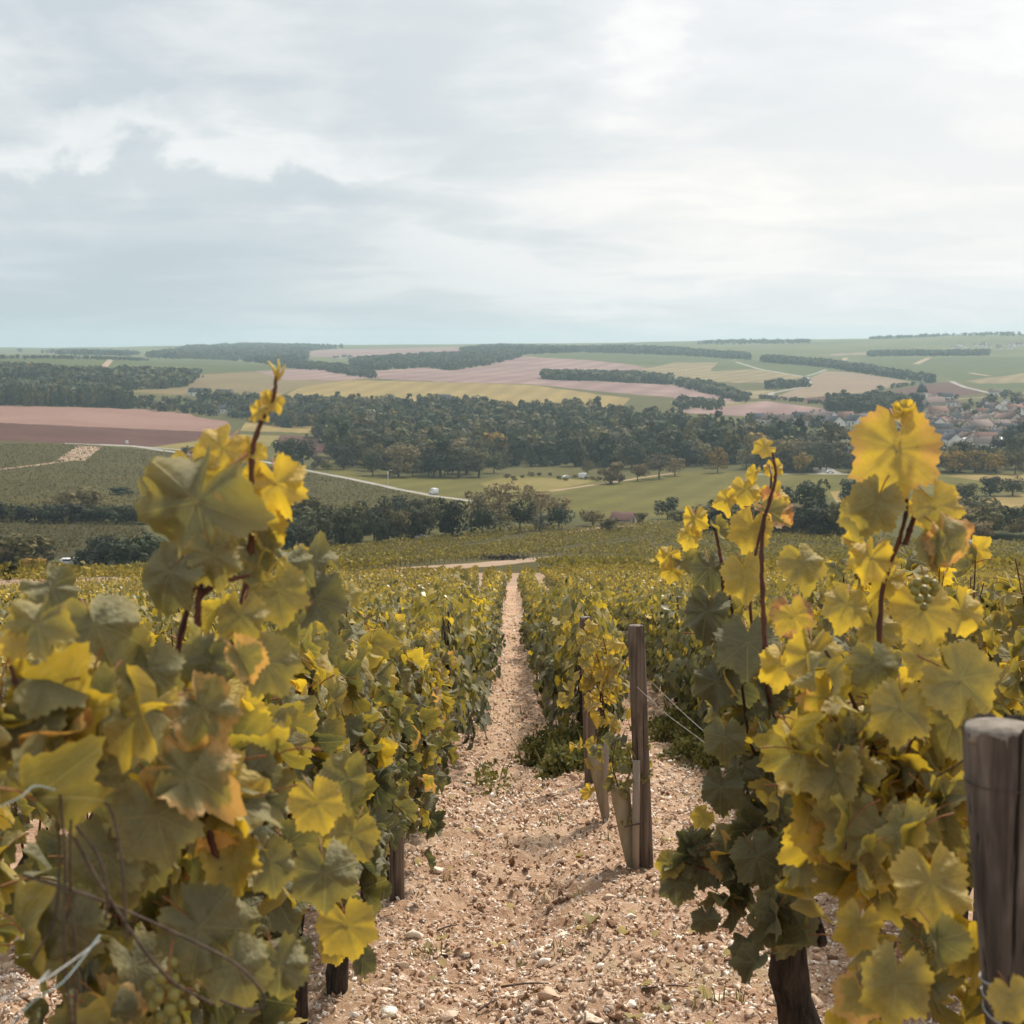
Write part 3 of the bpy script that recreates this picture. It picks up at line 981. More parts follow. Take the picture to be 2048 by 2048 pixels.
def leaf_matrix(pos, nrm, tip, size):
    z = unit(nrm)
    y = np.asarray(tip, float); y = y - z * y.dot(z)
    y = unit(y)
    x = np.cross(y, z)
    M = Matrix(((x[0], y[0], z[0], pos[0]), (x[1], y[1], z[1], pos[1]), (x[2], y[2], z[2], pos[2]), (0, 0, 0, 1)))
    return M @ Matrix.Scale(size, 4)


def put_leaf(vine, base, pos, nrm, tip, size, yel, tone=0.5, scorch=0.0, mesh=None):
    o = bpy.data.objects.new('leaf', mesh or random.choice(LEAF_ALL))
    COL.objects.link(o)
    o.parent = vine
    M = leaf_matrix(np.asarray(pos) - base, nrm, tip, size)
    o.matrix_local = M
    o.color = (max(-0.2, yel), tone, scorch, 1)
    return o


def bezier(p, n):
    """a smooth line through points (Catmull-Rom)"""
    p = [np.asarray(a, float) for a in p]
    p = [2 * p[0] - p[1]] + p + [2 * p[-1] - p[-2]]
    out = []
    m = len(p) - 3
    for s in np.linspace(0, m, n):
        i = min(int(s), m - 1); t = s - i
        a, b, c, d = p[i:i + 4]
        out.append(0.5 * ((2 * b) + (c - a) * t + (2 * a - 5 * b + 4 * c - d) * t * t + (3 * b - a - 3 * c + d) * t ** 3))
    return np.array(out)


def proj(p):
    dpt = p[1] * cp - p[2] * sp_
    return 1024 + F * p[0] / dpt, 1024 - F * (p[1] * sp_ + p[2] * cp) / dpt


def near_vine(x, y, label, n_leaf, top, group=None, canes=None, bottom=0.22, half=0.5, wide=0.24, yel_lo=0.12, yel_hi=0.62, sized=(0.085, 0.135),
              hero=(), trunk_r=0.026, seed=0, lean=0.0, face=0.0, keep=None, cane_leaves=True, trunk_h=0.42):
    """a vine with every leaf of its own; hero = leaves placed one by one"""
    rg = np.random.default_rng(1000 + seed)
    gz = float(soil_z(x, y))
    base = np.array([x, y, gz])
    v = bpy.data.objects.new('grapevine', None)
    v.empty_display_size = 0.1
    COL.objects.link(v); v.location = base
    tag(v, label, 'grapevine', group)
    mb = MB()
    head = np.array([lean + rg.uniform(-.03, .03), rg.uniform(-.05, .05), trunk_h])
    tp = bezier([(0, 0, -0.06), (lean * .2 + rg.uniform(-.03, .03), rg.uniform(-.03, .03), trunk_h * .35), (lean * .7 + rg.uniform(-.03, .03), 0, trunk_h * .7), head], 12)
    rad = trunk_r * (1.25 - 0.45 * np.linspace(0, 1, 12)) * rg.uniform(0.85, 1.2, 12)
    mb.tube(tp, rad, 10, jitter=0.16, seed=seed)
    for s in (-1, 1):                       # the two arms tied along the wire
        arm = bezier([head, head + [0, s * .18, .06], head + [0.01, s * half * .9, .02]], 8)
        mb.tube(arm, np.linspace(trunk_r * .6, trunk_r * .3, 8), 7, jitter=0.12, seed=seed + 3)
    mb.build('trunk', m_bark, v, smooth=True)
    lines = []
    if canes is None:
        canes = []
        for i in range(6):
            yy = -half + 2 * half * (i + 0.5) / 6 + rg.uniform(-.05, .05)
            h = top * rg.uniform(0.82, 1.0)
            canes.append([head + [0, yy * .9, .03], np.array([rg.uniform(-.05, .05), yy, (trunk_h + h) * .5]), np.array([rg.uniform(-.1, .1), yy + rg.uniform(-.08, .08), h])])
    else:
        canes = [[np.asarray(p) - base for p in c] for c in canes]
    for i, c in enumerate(canes):
        ln = bezier(c, 14)
        lines.append(ln)
        ln2 = bezier(c, 40)
        m2 = MB(); m2.tube(ln2 + rg.normal(size=ln2.shape) * .0004, np.linspace(0.0046, 0.0022, 40) * np.where(np.arange(40) % 5 == 0, 1.3, 1.0), 6)
        m2.build('cane', m_cane, v, smooth=True)
    for h in hero:
        put_leaf(v, base, *h)
    cnt = 0
    while cnt < n_leaf:
        if cane_leaves and rg.random() < 0.35:
            ln = lines[rg.integers(len(lines))]
            p = ln[rg.integers(3, len(ln))] + rg.normal(size=3) * [.05, .04, .03]
            u = rg.uniform(-1, 1)
        else:
            hh = bottom + (top * 0.93 - bottom) * rg.beta(1.25, 1.15)
            narrow = 1.0 - 0.45 * max(0, (hh - 0.6 * top) / (0.4 * top))
            u = rg.choice([-1, 1], p=(0.5 - face / 2, 0.5 + face / 2)) * rg.uniform(0.35, 1.0)
            p = np.array([u * wide * narrow, rg.uniform(-half, half) * 1.05, hh])
        if keep is not None and not keep(p + base): continue
        sgn = 1.0 if u >= 0 else -1.0
        nrm = np.array([sgn * 0.85 + rg.normal() * .35, rg.normal() * .45, 0.42 + rg.normal() * .35])
        tip = np.array([sgn * 0.35 + rg.normal() * .3, rg.normal() * .4, -0.85])
        hrel = (p[2] - bottom) / max(top - bottom, .1)
        yy = 0.02 + yel_lo + (yel_hi - yel_lo) * np.clip(hrel, 0, 1.1) + rg.normal() * .17 + (0.35 if rg.random() < .16 else 0)
        put_leaf(v, base, p + base, nrm, tip, rg.uniform(*sized), yy, rg.uniform(.3, .7), rg.uniform(.45, .8) if rg.random() < .04 else 0.0)
        cnt += 1
    return v, base


def L(px, py, depth, wpx, yel, nrm=(0.2, -0.8, 0.35), tip=(0, 0, -1), kind='flat', tone=0.5, scorch=0.0, i=0):
    """one leaf read from the photo: where its middle shows, its width in photo pixels"""
    size = wpx / F * depth / 0.95
    t = unit(tip); nn = unit(nrm); t = unit(t - nn * t.dot(nn))
    pos = at(px, py, depth) - t * size * 0.17
    ms = LEAVES[kind]
    return (pos, nrm, tip, size, yel, tone, scorch, ms[i % len(ms)])


# ------------------------------------------------------------------ the nearest vines, leaf by leaf
def cane_px(*pts):
    return [at(*p) for p in pts]


# --- left row, nearest vine: the tall shoot with the big grey leaf
d = 1.85
heroes_left = [
    L(372, 1040, 1.75, 238, 0.27, (-0.25, -0.9, 0.25), (-0.45, 0, -0.8), 'wavy', 0.62, i=0),
    L(300, 1010, 1.80, 150, 0.45, (-0.5, -0.8, 0.1), (-0.6, 0, -0.6), 'hang', 0.5),
    L(434, 912, 1.84, 112, 0.90, (0.15, -0.85, 0.35), (-0.5, 0, -0.8), 'cup', 0.5),
    L(392, 962, 1.80, 105, 0.80, (0.1, -0.9, 0.3), (0.2, 0, -0.9), 'flat', 0.45),
    L(556, 985, 1.86, 112, 0.95, (-0.1, -0.95, 0.2), (0.25, 0, -0.9), 'wavy', 0.5),
    L(505, 962, 1.88, 60, 0.90, (-0.3, -0.9, 0.2), (-0.6, 0, -0.6), 'flat', 0.5),
    L(552, 806, 1.86, 46, 0.98, (0.3, -0.8, 0.4), (0.5, 0, -0.7), 'cup', 0.5),
    L(512, 824, 1.86, 44, 0.95, (-0.2, -0.8, 0.5), (-0.8, 0, -0.3), 'wavy', 0.5),
    L(532, 790, 1.86, 30, 0.95, (0, -0.9, 0.3), (-0.2, 0, 0.9), 'fold', 0.55),
    L(496, 896, 1.86, 40, 0.95, (0.2, -0.9, 0.3), (0.3, 0, -0.9), 'cup', 0.5),
    L(520, 906, 1.86, 36, 0.95, (0.2, -0.9, 0.3), (0.7, 0, -0.5), 'flat', 0.45),
    L(474, 888, 1.87, 40, 0.92, (-0.1, -0.9, 0.4), (-0.7, 0, 0.2), 'wavy', 0.5),
    L(470, 1000, 1.82, 100, 0.55, (0.5, -0.8, 0.2), (0.4, 0, -0.8), 'cup', 0.55),
    L(497, 1048, 1.86, 66, 0.85, (0.3, -0.9, 0.3), (0.3, 0, -0.9), 'flat', 0.5),
    L(536, 1062, 1.88, 88, 0.80, (0.4, -0.8, 0.3), (0.6, 0, -0.6), 'curl', 0.5),
    L(472, 1050, 1.86, 60, 0.92, (-0.3, -0.8, 0.5), (-0.5, 0, -0.7), 'fold', 0.5),
    L(520, 1112, 1.86, 100, 0.45, (0.1, -0.7, 0.6), (0.4, 0, -0.8), 'curl', 0.62),
    L(500, 1158, 1.82, 70, 0.50, (0.2, -0.5, 0.8), (0.9, 0, -0.2), 'curl', 0.75),
    L(588, 1130, 2.1, 96, 0.35, (0.2, -0.6, 0.75), (0.8, 0, -0.4), 'wavy', 0.7),
    L(645, 1122, 2.2, 84, 0.35, (0.1, -0.6, 0.8), (0.6, 0, -0.3), 'wavy', 0.7, i=1),
    L(602, 1100, 2.2, 30, 0.95, (0, -0.9, 0.3), (0.1, 0, 0.8), 'flat', 0.5),
    L(330, 1165, 1.70, 130, 0.30, (-0.1, -0.9, 0.3), (-0.4, 0, -0.9), 'hang', 0.6),
    L(432, 1130, 1.72, 120, 0.55, (0.2, -0.9, 0.2), (0.2, 0, -0.9), 'wavy', 0.5, i=2),
    L(560, 1200, 1.9, 120, 0.62, (0.3, -0.85, 0.2), (0.2, 0, -0.9), 'flat', 0.5),
    L(640, 1215, 2.15, 115, 0.08, (0.1, -0.85, 0.4), (0.4, 0, -0.8), 'wavy', 0.45, i=1),
    L(595, 1260, 2.0, 84, 0.42, (-0.5, -0.8, 0.2), (-0.1, 0, -0.9), 'fold', 0.5),
    L(480, 1250, 1.75, 110, 0.66, (-0.1, -0.9, 0.3), (0, 0, -0.9), 'cup', 0.5),
    L(545, 1345, 1.75, 130, 0.50, (0.3, -0.9, 0.15), (0.5, 0, -0.8), 'flat', 0.55, i=1),
    L(420, 1345, 1.72, 120, 0.16, (-0.4, -0.85, 0.2), (-0.2, 0, -0.9), 'fold', 0.55, i=1),
    L(490, 1330, 1.70, 100, 0.55, (0.5, -0.8, 0.2), (0.5, 0, -0.8), 'fold', 0.55, 0.6),
    L(300, 1365, 1.62, 140, 0.26, (0.0, -0.92, 0.3), (0.1, 0, -0.9), 'cup', 0.6),
    L(415, 1440, 1.66, 160, 0.55, (0.1, -0.8, 0.5), (0.4, 0, -0.8), 'wavy', 0.45, 0.4, i=2),
    L(400, 1560, 1.62, 185, 0.55, (0.1, -0.6, 0.7), (0.9, 0, -0.5), 'wavy', 0.45, 0.45),
    L(510, 1560, 1.74, 130, 0.12, (0.3, -0.8, 0.4), (0.5, 0, -0.9), 'cup', 0.62),
    L(150, 1355, 1.55, 95, 0.88, (0.1, -0.85, 0.45), (0.2, 0, -0.9), 'wavy', 0.5),
    L(200, 1275, 1.6, 170, 0.45, (0.1, -0.8, 0.5), (0.3, 0, -0.8), 'cup', 0.65, i=1),
    L(60, 1265, 1.5, 130, 0.55, (-0.1, -0.8, 0.5), (-0.4, 0, -0.8), 'wavy', 0.65),
    L(25, 1300, 1.5, 60, 0.9, (0, -0.9, 0.3), (-0.2, 0, -0.9), 'flat', 0.5),
    L(110, 1190, 1.75, 120, 0.20, (0.1, -0.6, 0.7), (0.2, 0, -0.6), 'wavy', 0.75, i=2),
    L(190, 1440, 1.55, 170, 0.40, (-0.4, -0.8, 0.2), (0, 0, -0.9), 'fold', 0.6, i=1),
    L(60, 1490, 1.5, 150, 0.48, (0, -0.9, 0.2), (0, 0, -0.9), 'hang', 0.6),
    L(195, 1580, 1.6, 150, 0.36, (0.1, -0.9, 0.2), (0.2, 0, -0.9), 'hang', 0.6, i=1),
    L(320, 1660, 1.6, 170, 0.28, (0.2, -0.9, 0.2), (0.2, 0, -0.9), 'flat', 0.6),
    L(640, 1622, 2.0, 105, 0.80, (0.25, -0.9, 0.2), (0.3, 0, -0.9), 'flat', 0.5),
    L(690, 1580, 2.2, 120, 0.50, (-0.4, -0.8, 0.3), (-0.1, 0, -0.9), 'fold', 0.55, i=1),
    L(470, 1740, 1.75, 120, 0.72, (0.1, -0.8, 0.5), (0.2, 0, -0.9), 'curl', 0.6),
    L(545, 1745, 1.8, 110, 0.45, (0.4, -0.8, 0.3), (0.2, 0, -0.95), 'hang', 0.6, i=1),
    L(650, 1770, 2.0, 130, 0.28, (0.2, -0.9, 0.25), (0, 0, -1), 'cup', 0.62, i=1),
    L(700, 1690, 2.2, 110, 0.68, (-0.1, -0.9, 0.3), (-0.2, 0, -0.9), 'flat', 0.5, i=1),
    L(210, 1740, 1.6, 165, 0.35, (0.1, -0.95, 0.1), (-0.1, 0, -0.9), 'flat', 0.5, i=1),
    L(420, 1880, 1.65, 180, 0.30, (0.3, -0.8, 0.4), (0.6, 0, -0.8), 'hang', 0.45),
    L(480, 1960, 1.65, 150, 0.40, (0.2, -0.85, 0.3), (0.3, 0, -0.9), 'cup', 0.5),
    L(130, 1880, 1.55, 150, 0.15, (0, -0.95, 0.2), (0, 0, -1), 'hang', 0.4),
    L(560, 1950, 1.75, 120, 0.36, (0.4, -0.85, 0.2), (0.1, 0, -1), 'wavy', 0.55),
    L(700, 1870, 2.3, 112, 0.78, (0.1, -0.95, 0.2), (0.25, 0, -1), 'flat', 0.45),
    L(725, 1930, 2.4, 62, 0.05, (0.3, -0.9, 0.1), (0, 0, -1), 'fold', 0.5),
]
heroes_left = [h[:4] + (h[4] - (.13 if .3 <= h[4] <= .7 else 0),) + h[5:] for h in heroes_left]
shoot = cane_px((320, 1490, 1.80), (345, 1350, 1.80), (385, 1180, 1.78), (425, 1085, 1.80), (470, 1060, 1.86))
shoot2 = cane_px((465, 1290, 1.86), (490, 1180, 1.86), (505, 1040, 1.86), (503, 930, 1.86), (516, 860, 1.86), (545, 800, 1.86), (553, 752, 1.86))
shoot3 = cane_px((400, 1190, 1.78), (440, 1165, 1.78), (500, 1150, 1.80))
shoot4 = cane_px((395, 1250, 1.78), (400, 1180, 1.78), (430, 1090, 1.80))
shoot5 = cane_px((100, 1450, 1.55), (150, 1410, 1.55), (60, 1420, 1.52), (20, 1330, 1.5))
shoot6 = cane_px((440, 1740, 1.75), (415, 1650, 1.75), (410, 1560, 1.75), (450, 1480, 1.78))
g1 = 'vines along the left edge of the path'
off_trunk = lambda p: not (proj(p)[0] > 575 and proj(p)[1] > 1800)
near_left = lambda p: off_trunk(p) and not (p[2] > -TB * p[1] - H0 + 1.40) and p[0] < -0.20
v, b = near_vine(-0.60, 1.72, 'tall vine nearest on the left, with one big grey leaf and a yellow tipped shoot', 235, 1.30, g1, half=0.42, wide=0.22, seed=1,
                 hero=heroes_left, canes=[shoot, shoot2, shoot3, shoot4, shoot5, shoot6], yel_lo=-0.06, yel_hi=0.44, sized=(0.075, 0.115), keep=near_left, bottom=0.30)
# tendrils of the tip shoot
mb = MB()
mb.tube(bezier([at(515, 1180, 1.84) - b, at(548, 1130, 1.84) - b, at(572, 1115, 1.84) - b, at(560, 1150, 1.84) - b, at(515, 1160, 1.85) - b, at(530, 1100, 1.85) - b, at(572, 1140, 1.85) - b], 50), 0.0014, 5)
for a_, b_ in (((553, 752), (535, 722)), ((553, 752), (556, 718)), ((553, 760), (570, 730))):
    mb.tube([at(*a_, 1.86) - b, at((a_[0] + b_[0]) / 2 + 3, (a_[1] + b_[1]) / 2, 1.86) - b, at(*b_, 1.86) - b], [0.0028, 0.0022, 0.001], 5)
mb.build('tendril', plain('yellow tendril', (0.42, 0.31, 0.05), (0.52, 0.40, 0.09), rough=0.6, bump=0), v)
# grapes low on this vine
gb = link('grape_bunch', MB and (lambda m: (m.tube([at(345, 1880, 1.62) - b, at(338, 1925, 1.62) - b, at(330, 2010, 1.62) - b], 0.0016, 5), m.data('stalk', m_stem))[1])(MB()), v)
GS = mesh_np('grape', IV1 * 1.0, IF1, [m_grape], smooth=True)
for gx, gy, gr in ((345, 1925, 11), (322, 1955, 12), (348, 1958, 12), (300, 1972, 11), (318, 1995, 12), (347, 1990, 13), (361, 1978, 10), (340, 2018, 13), (322, 2035, 12), (350, 2042, 12), (305, 2012, 11), (334, 1972, 11), (362, 2010, 11)):
    s_ = gr / F * 1.62
    link('grape', GS, gb, at(gx, gy, 1.60 + 0.012 * ((gx + gy) % 3)) - b, None, (s_, s_, s_ * 1.12))

ysl = [2.55, 3.3, 4.05, 4.8, 5.7, 6.62, 7.5, 8.4]
tops = [1.30, 1.34, 1.32, 1.30, 1.22, 1.18, 1.12, 1.08]
labs = ['second vine of the left row, its trunk in deep shadow low down',
        'vine in the left row between the second trunk and the bare leaning trunk',
        'dense vine of grey and yellow leaves just before the bare dark trunk on the left',
        'vine on a bare dark trunk beside a hanging yellow leaf, left of the path',
        'grey leaved vine between the bare dark trunk and the short brown post',
        'vine whose thin dark trunk stands right behind the short brown post on the left',
        'low hanging grey green vine just beyond the short brown post on the left',
        'ninth vine of the left row, where its foliage comes closest to the path']
hs = {3: [L(672, 1905, 4.62, 60, 0.7, (0.3, -0.9, 0.2), (0.2, 0, -1), 'flat'), L(722, 1920, 4.6, 58, 0.02, (0.3, -0.9, 0.1), (0, 0, -1), 'fold')],
      4: [L(745, 1700, 5.3, 70, 0.6, (0.3, -0.9, 0.3), (0.1, 0, -1), 'flat')]}
for i, (y, t_) in enumerate(zip(ysl, tops)):
    near_vine(ROW0 + (-0.03 if i != 3 else -0.02), y, labs[i], 200 if i < 4 else 200, t_, g1, half=0.47, wide=0.20 if i < 5 else 0.25, seed=10 + i, hero=hs.get(i, ()), trunk_r=0.030 if i == 3 else 0.024,
              yel_lo=-0.14, yel_hi=0.48, bottom=0.44 if i < 5 else 0.22, keep=off_trunk if i < 5 else None, face=0.3, sized=(0.09, 0.135) if i < 3 else (0.08, 0.125))

# --- right row, the two nearest vines
g2 = 'tall vines in front on the right'
HA = [
    L(1794, 928, 2.28, 172, 0.90, (-0.05, -0.97, 0.2), (-0.05, 0, -1), 'flat', 0.5, 0.35),
    L(1838, 905, 2.32, 90, 0.80, (0.4, -0.9, 0.1), (0.3, 0, -0.9), 'flat', 0.5),
    L(1808, 836, 2.30, 54, 0.97, (0.0, -0.7, 0.6), (0, 0, -1), 'curl', 0.55),
    L(1812, 815, 2.30, 38, 0.7, (0.0, -0.3, 0.95), (0.3, 0.5, 0), 'curl', 0.7),
    L(1742, 1025, 2.24, 120, 0.42, (-0.35, -0.9, 0.2), (-0.35, 0, -0.9), 'cup', 0.62),
    L(1722, 1040, 2.30, 90, 0.45, (-0.5, -0.8, 0.2), (-0.2, 0, -0.9), 'flat', 0.6),
    L(1880, 1030, 2.26, 110, 0.68, (0.2, -0.95, 0.1), (0.45, 0, -0.9), 'flat', 0.55, i=1),
    L(1904, 992, 2.30, 44, 0.95, (0.1, -0.8, 0.5), (0.9, 0, 0.3), 'fold', 0.5),
    L(1848, 1030, 2.34, 62, 0.92, (0.2, -0.9, 0.2), (0.2, 0, -0.9), 'flat', 0.5),
    L(1905, 1100, 2.22, 112, 0.42, (0.3, -0.9, 0.2), (0.35, 0, -0.9), 'hang', 0.7, 0.8),
    L(1868, 1108, 2.22, 80, 0.30, (-0.5, -0.8, 0.2), (0.1, 0, -1), 'fold', 0.7),
    L(1735, 1130, 2.30, 90, 0.85, (-0.4, -0.8, 0.3), (-0.3, 0, -0.9), 'wavy', 0.5),
    L(1700, 1080, 2.35, 46, 0.85, (-0.3, -0.8, 0.4), (-0.8, 0, 0.5), 'fold', 0.5),
    L(1765, 1170, 2.32, 80, 0.7, (-0.1, -0.9, 0.3), (-0.6, 0, -0.7), 'fold', 0.6),
    L(1855, 1240, 2.35, 130, 0.82, (0.2, -0.9, 0.3), (0.3, 0, -0.9), 'flat', 0.45),
    L(1930, 1235, 2.40, 90, 0.78, (0.3, -0.9, 0.2), (0.4, 0, -0.8), 'wavy', 0.5),
    L(1690, 1225, 2.30, 96, 0.72, (-0.1, -0.9, 0.4), (-0.2, 0, -0.9), 'cup', 0.5),
    L(1755, 1270, 2.32, 100, 0.62, (0.1, -0.85, 0.45), (0.2, 0, -0.9), 'wavy', 0.55),
    L(1612, 1140, 2.75, 100, 0.55, (0.1, -0.8, 0.5), (0.2, 0, -0.9), 'cup', 0.6),
    L(1940, 1375, 2.12, 150, 0.48, (0.15, -0.95, 0.2), (0.7, 0, -0.6), 'flat', 0.62),
    L(1800, 1440, 2.12, 130, 0.55, (-0.1, -0.95, 0.25), (-0.1, 0, -1), 'flat', 0.62, i=1),
    L(1752, 1345, 2.18, 100, 0.35, (0.1, -0.9, 0.3), (0.1, 0, -1), 'cup', 0.6, i=1),
    L(1620, 1330, 2.4, 110, 0.72, (-0.1, -0.9, 0.3), (-0.1, 0, -1), 'wavy', 0.5, i=1),
    L(1560, 1345, 2.5, 92, 0.90, (-0.1, -0.9, 0.3), (-0.1, 0, -1), 'wavy', 0.5, i=2),
    L(1590, 1245, 2.6, 84, 0.92, (0.0, -0.9, 0.3), (0.2, 0, -0.9), 'flat', 0.55, 0.9),
    L(1850, 1330, 2.22, 80, 0.80, (0.2, -0.9, 0.3), (0.2, 0, -1), 'flat', 0.5),
    L(1640, 1480, 2.3, 100, 0.60, (-0.3, -0.9, 0.2), (-0.2, 0, -1), 'fold', 0.55, i=1),
    L(1700, 1510, 2.2, 120, 0.40, (0.3, -0.9, 0.2), (0.2, 0, -1), 'cup', 0.5),
    L(1650, 1560, 2.25, 110, 0.50, (-0.5, -0.8, 0.2), (0, 0, -1), 'fold', 0.6),
    L(1735, 1570, 2.15, 100, 0.45, (0.3, -0.8, 0.3), (0.1, 0, -1), 'hang', 0.6),
    L(1860, 1530, 2.2, 90, 0.85, (0.1, -0.9, 0.3), (0.3, 0, -1), 'wavy', 0.5),
    L(1905, 1600, 2.1, 90, 0.55, (0.3, -0.9, 0.2), (0.1, 0, -1), 'curl', 0.55),
    L(1755, 1690, 2.1, 150, 0.42, (0.0, -0.95, 0.2), (-0.1, 0, -1), 'flat', 0.55),
    L(1865, 1790, 1.9, 165, 0.72, (0.0, -0.8, 0.55), (0.0, 0, -1), 'flat', 0.5, i=1),
    L(1715, 1870, 2.0, 105, 0.74, (-0.1, -0.9, 0.3), (-0.2, 0, -1), 'wavy', 0.5, i=2),
    L(1880, 1900, 1.85, 112, 0.28, (0.4, -0.85, 0.2), (0.1, 0, -1), 'fold', 0.55),
    L(1790, 1990, 1.85, 150, 0.50, (-0.2, -0.9, 0.3), (-0.1, 0, -1), 'hang', 0.55, i=1),
    L(1720, 2010, 1.9, 100, 0.62, (-0.1, -0.95, 0.2), (0, 0, -1), 'flat', 0.5, 0.7),
    L(1665, 1700, 2.2, 90, 0.68, (-0.5, -0.8, 0.3), (-0.1, 0, -1), 'fold', 0.5, 0.6, i=2),
    L(2030, 2010, 1.62, 90, 0.66, (0.0, -0.95, 0.2), (0.3, 0, -1), 'flat', 0.5),
]
ca1 = cane_px((1735, 1560, 2.3), (1755, 1350, 2.3), (1765, 1180, 2.3), (1795, 1090, 2.3), (1812, 1020, 2.3), (1812, 920, 2.3), (1808, 850, 2.3))
ca2 = cane_px((1810, 1090, 2.3), (1835, 1020, 2.3), (1860, 1000, 2.3), (1900, 990, 2.3))
ca3 = cane_px((1700, 1640, 2.25), (1770, 1560, 2.25), (1740, 1480, 2.25), (1690, 1370, 2.25), (1650, 1300, 2.25))
ca4 = cane_px((1755, 1900, 2.25), (1760, 1700, 2.2), (1745, 1600, 2.2), (1790, 1500, 2.2))
ca5 = cane_px((1530, 1300, 2.6), (1525, 1180, 2.6), (1525, 1060, 2.6), (1550, 960, 2.6), (1545, 905, 2.6))
ca6 = cane_px((1830, 1700, 2.15), (1835, 1600, 2.15), (1815, 1500, 2.2), (1860, 1440, 2.2))
keepA = lambda p: not (proj(p)[1] > 1760 and proj(p)[0] < 1690) and not (p[2] > -TB * p[1] - H0 + 1.36) and (p[0] / p[1]) * F + 1024 > 1590 - 60 * (p[2] + 0.9)
v, b = near_vine(0.60, 2.28, 'tall yellow vine on the right with one large round yellow leaf at its very top', 215, 1.34, g2, half=0.40, wide=0.23, seed=31,
                 hero=HA, canes=[ca1, ca2, ca3, ca4, ca6], yel_lo=0.20, yel_hi=0.62, sized=(0.075, 0.115), keep=keepA, bottom=0.38)
gb = link('grape_bunch', (lambda m: (m.tube([at(1842, 1130, 2.28) - b, at(1850, 1160, 2.28) - b, at(1848, 1210, 2.28) - b], 0.0016, 5), m.data('stalk', m_stem))[1])(MB()), v)
for gx, gy, gr in ((1835, 1165, 10), (1852, 1160, 10), (1868, 1168, 10), (1830, 1182, 10), (1848, 1180, 11), (1866, 1184, 10), (1838, 1198, 10), (1856, 1199, 10), (1848, 1214, 9), (1872, 1176, 9), (1824, 1172, 9)):
    s_ = gr / F * 2.26
    link('grape', GS, gb, at(gx, gy, 2.25 + 0.012 * ((gx + gy) % 3)) - b, None, (s_,) * 3)
